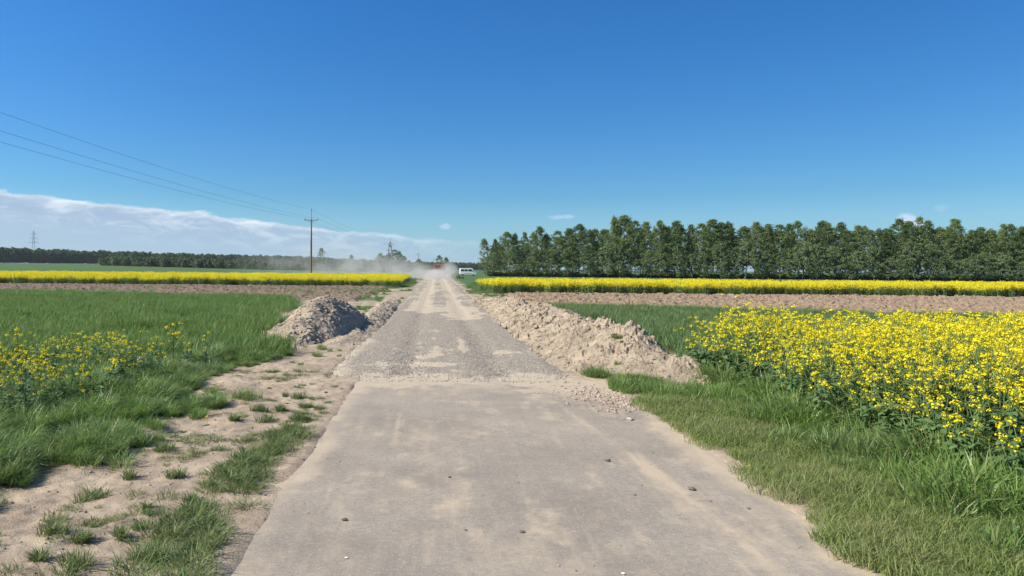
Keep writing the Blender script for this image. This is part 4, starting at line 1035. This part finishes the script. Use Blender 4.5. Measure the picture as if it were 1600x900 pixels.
# ------------------------------------------------------------------ light and sky
SUN_AZ, SUN_EL = R(-108), R(40)                         # azimuth from +Y, negative = to the left
sd = Vector((math.sin(SUN_AZ) * math.cos(SUN_EL), math.cos(SUN_AZ) * math.cos(SUN_EL), math.sin(SUN_EL)))
sl = bpy.data.lights.new('sun', 'SUN'); sl.energy = 4.9; sl.angle = R(.53); sl.color = (1., .93, .80)
so = bpy.data.objects.new('sun', sl); C.objects.link(so); so.rotation_euler = sd.to_track_quat('Z', 'Y').to_euler(); so.location = (-40, 0, 60)
w = bpy.data.worlds.new('World'); scene.world = w; w.use_nodes = True; nt = w.node_tree; nt.nodes.clear()
class WT(MT):
    def __init__(s): s.t = nt
W = WT()
sky = W.n('ShaderNodeTexSky'); sky.sky_type = 'NISHITA'; sky.sun_disc = False; sky.sun_elevation = SUN_EL; sky.sun_rotation = SUN_AZ
sky.air_density = 1.0; sky.dust_density = .6; sky.ozone_density = 2.2; sky.altitude = 100
hs = W.n('ShaderNodeHueSaturation', Saturation=1.35, Value=1.0); W.set(hs, 'Color', sky.outputs[0]); skyc = W.mix(1., hs.outputs[0], C4(.56, .90, 1.16), 'MULTIPLY')
tc = W.n('ShaderNodeTexCoord').outputs['Generated']; sx = W.n('ShaderNodeSeparateXYZ', i0=tc)
az = W.n('ShaderNodeMath', _operation='ARCTAN2', i0=sx.outputs[0], i1=sx.outputs[1]).outputs[0]; el = sx.outputs[2]
skyc = W.mix(1., skyc, W.ramp(el, [(0., .72), (.12, .84), (.45, 1.02)]), 'MULTIPLY')
skyc = W.mix(1., skyc, W.ramp(W.math('ADD', W.math('MULTIPLY', az, .6), .5), [(.2, .99), (.85, .76)]), 'MULTIPLY'); skyc = W.mix(1., skyc, C4(1.12, 1.12, 1.12), 'MULTIPLY')
nv = W.n('ShaderNodeCombineXYZ', i0=W.math('MULTIPLY', az, 1.), i1=W.math('MULTIPLY', el, 3.)).outputs[0]
n1 = W.noise(7., 6, .6, nv); n2 = W.noise(26., 5, .6, nv); n3 = W.noise(3., 3, .5, nv)
edge = W.math('ADD', W.math('MULTIPLY', az, -.088), .0432)          # elevation of the bank's top
edge = W.math('ADD', edge, W.math('MULTIPLY', W.math('SUBTRACT', n1, .5), .020))
edge = W.math('ADD', edge, W.math('MULTIPLY', W.math('SUBTRACT', n2, .5), .016))
dlt = W.math('SUBTRACT', edge, el)
topm = W.ramp(W.math('MULTIPLY', dlt, 60.), [(0., 0.), (.28, 1.)])
azf = W.ramp(W.math('MULTIPLY', W.math('SUBTRACT', .14, az), 3.2), [(0., 0.), (.9, 1.)])
body = W.ramp(W.math('MULTIPLY', el, 12.), [(0., .52), (.30, .70), (.8, .95)])
mask = W.math('MULTIPLY', W.math('MULTIPLY', topm, azf), body)
rim = W.ramp(W.math('MULTIPLY', dlt, 30.), [(.02, 1.), (.26, 0.)])
n5 = W.noise(18., 6, .65, nv, .6); tex = W.math('MULTIPLY', W.ramp(n5, [(.46, 0.), (.62, 1.)]), W.ramp(W.math('MULTIPLY', dlt, 12.), [(0., 1.), (.6, 0.)]))
br = W.math('ADD', W.math('MULTIPLY', rim, .7), W.math('MULTIPLY', tex, .75), True)
ccol = W.mix(br, C4(3.3, 4.3, 5.6), C4(6.6, 7.1, 7.8))
hz = W.ramp(W.math('MULTIPLY', el, 5.), [(0., .42), (.5, .0)])
skyc2 = W.mix(hz, skyc, C4(4.0, 6.2, 9.0))
col = W.mix(mask, skyc2, ccol)
for (bx, by, rx, ry, k) in ((1416, 345, 20, 9, .7), (1432, 350, 14, 6, .6), (876, 339, 20, 4, .35), (695, 354, 9, 5, .4), (1470, 325, 14, 5, .12)):
    a0 = math.atan2(bx - VPX, FP); e0 = -(by - HY - .00785 * (bx - VPX)) / math.hypot(FP, bx - VPX) / 1.0
    u = W.math('DIVIDE', W.math('SUBTRACT', az, a0), rx / FP * math.cos(a0) ** 2); v = W.math('DIVIDE', W.math('SUBTRACT', el, e0), ry / FP)
    r2 = W.math('ADD', W.math('MULTIPLY', u, u), W.math('MULTIPLY', v, v))
    q = W.math('SUBTRACT', W.math('ADD', 1.15, W.math('MULTIPLY', W.math('SUBTRACT', W.noise(60., 4, .6, nv), .5), 3.)), r2)
    mk = W.math('MULTIPLY', W.ramp(q, [(0., 0.), (1., 1.)]), k)
    col = W.mix(mk, col, C4(6.2, 6.8, 8.4))
dk = W.math('MULTIPLY', mask, W.math('MULTIPLY', W.ramp(n5, [(.36, 1.), (.5, 0.)]), W.ramp(W.math('MULTIPLY', dlt, 12.), [(.08, 0.), (.2, 1.), (.5, 0.)]))); col = W.mix(W.math('MULTIPLY', dk, .45), col, C4(2.6, 3.5, 5.2))
bg = W.n('ShaderNodeBackground', Strength=.085); W.set(bg, 'Color', col)
wo = W.n('ShaderNodeOutputWorld'); nt.links.new(bg.outputs[0], wo.inputs[0])

# ------------------------------------------------------------------ camera
cam = bpy.data.cameras.new('camera'); cam.lens = 36 * FP / 1600; cam.sensor_width = 36; cam.clip_end = 9000; cam.clip_start = .05
co = bpy.data.objects.new('camera', cam); C.objects.link(co); scene.camera = co
cam.shift_x = (800 - VPX) / 1600; cam.shift_y = -(450 - HY) / 1600
co.matrix_world = Matrix.Translation((0, 0, CH)) @ Matrix.Rotation(math.pi / 2, 4, 'X') @ Matrix.Rotation(R(.45), 4, 'Z')

# ------------------------------------------------------------------ render settings
scene.render.engine = 'CYCLES'
vs = scene.view_settings; vs.view_transform = 'Standard'; vs.look = 'None'; vs.gamma = 1; vs.exposure = .64; vs.use_curve_mapping = False
scene.cycles.max_bounces = 6; scene.cycles.diffuse_bounces = 2; scene.cycles.transmission_bounces = 3; scene.cycles.volume_bounces = 1
scene.cycles.volume_max_steps = 128
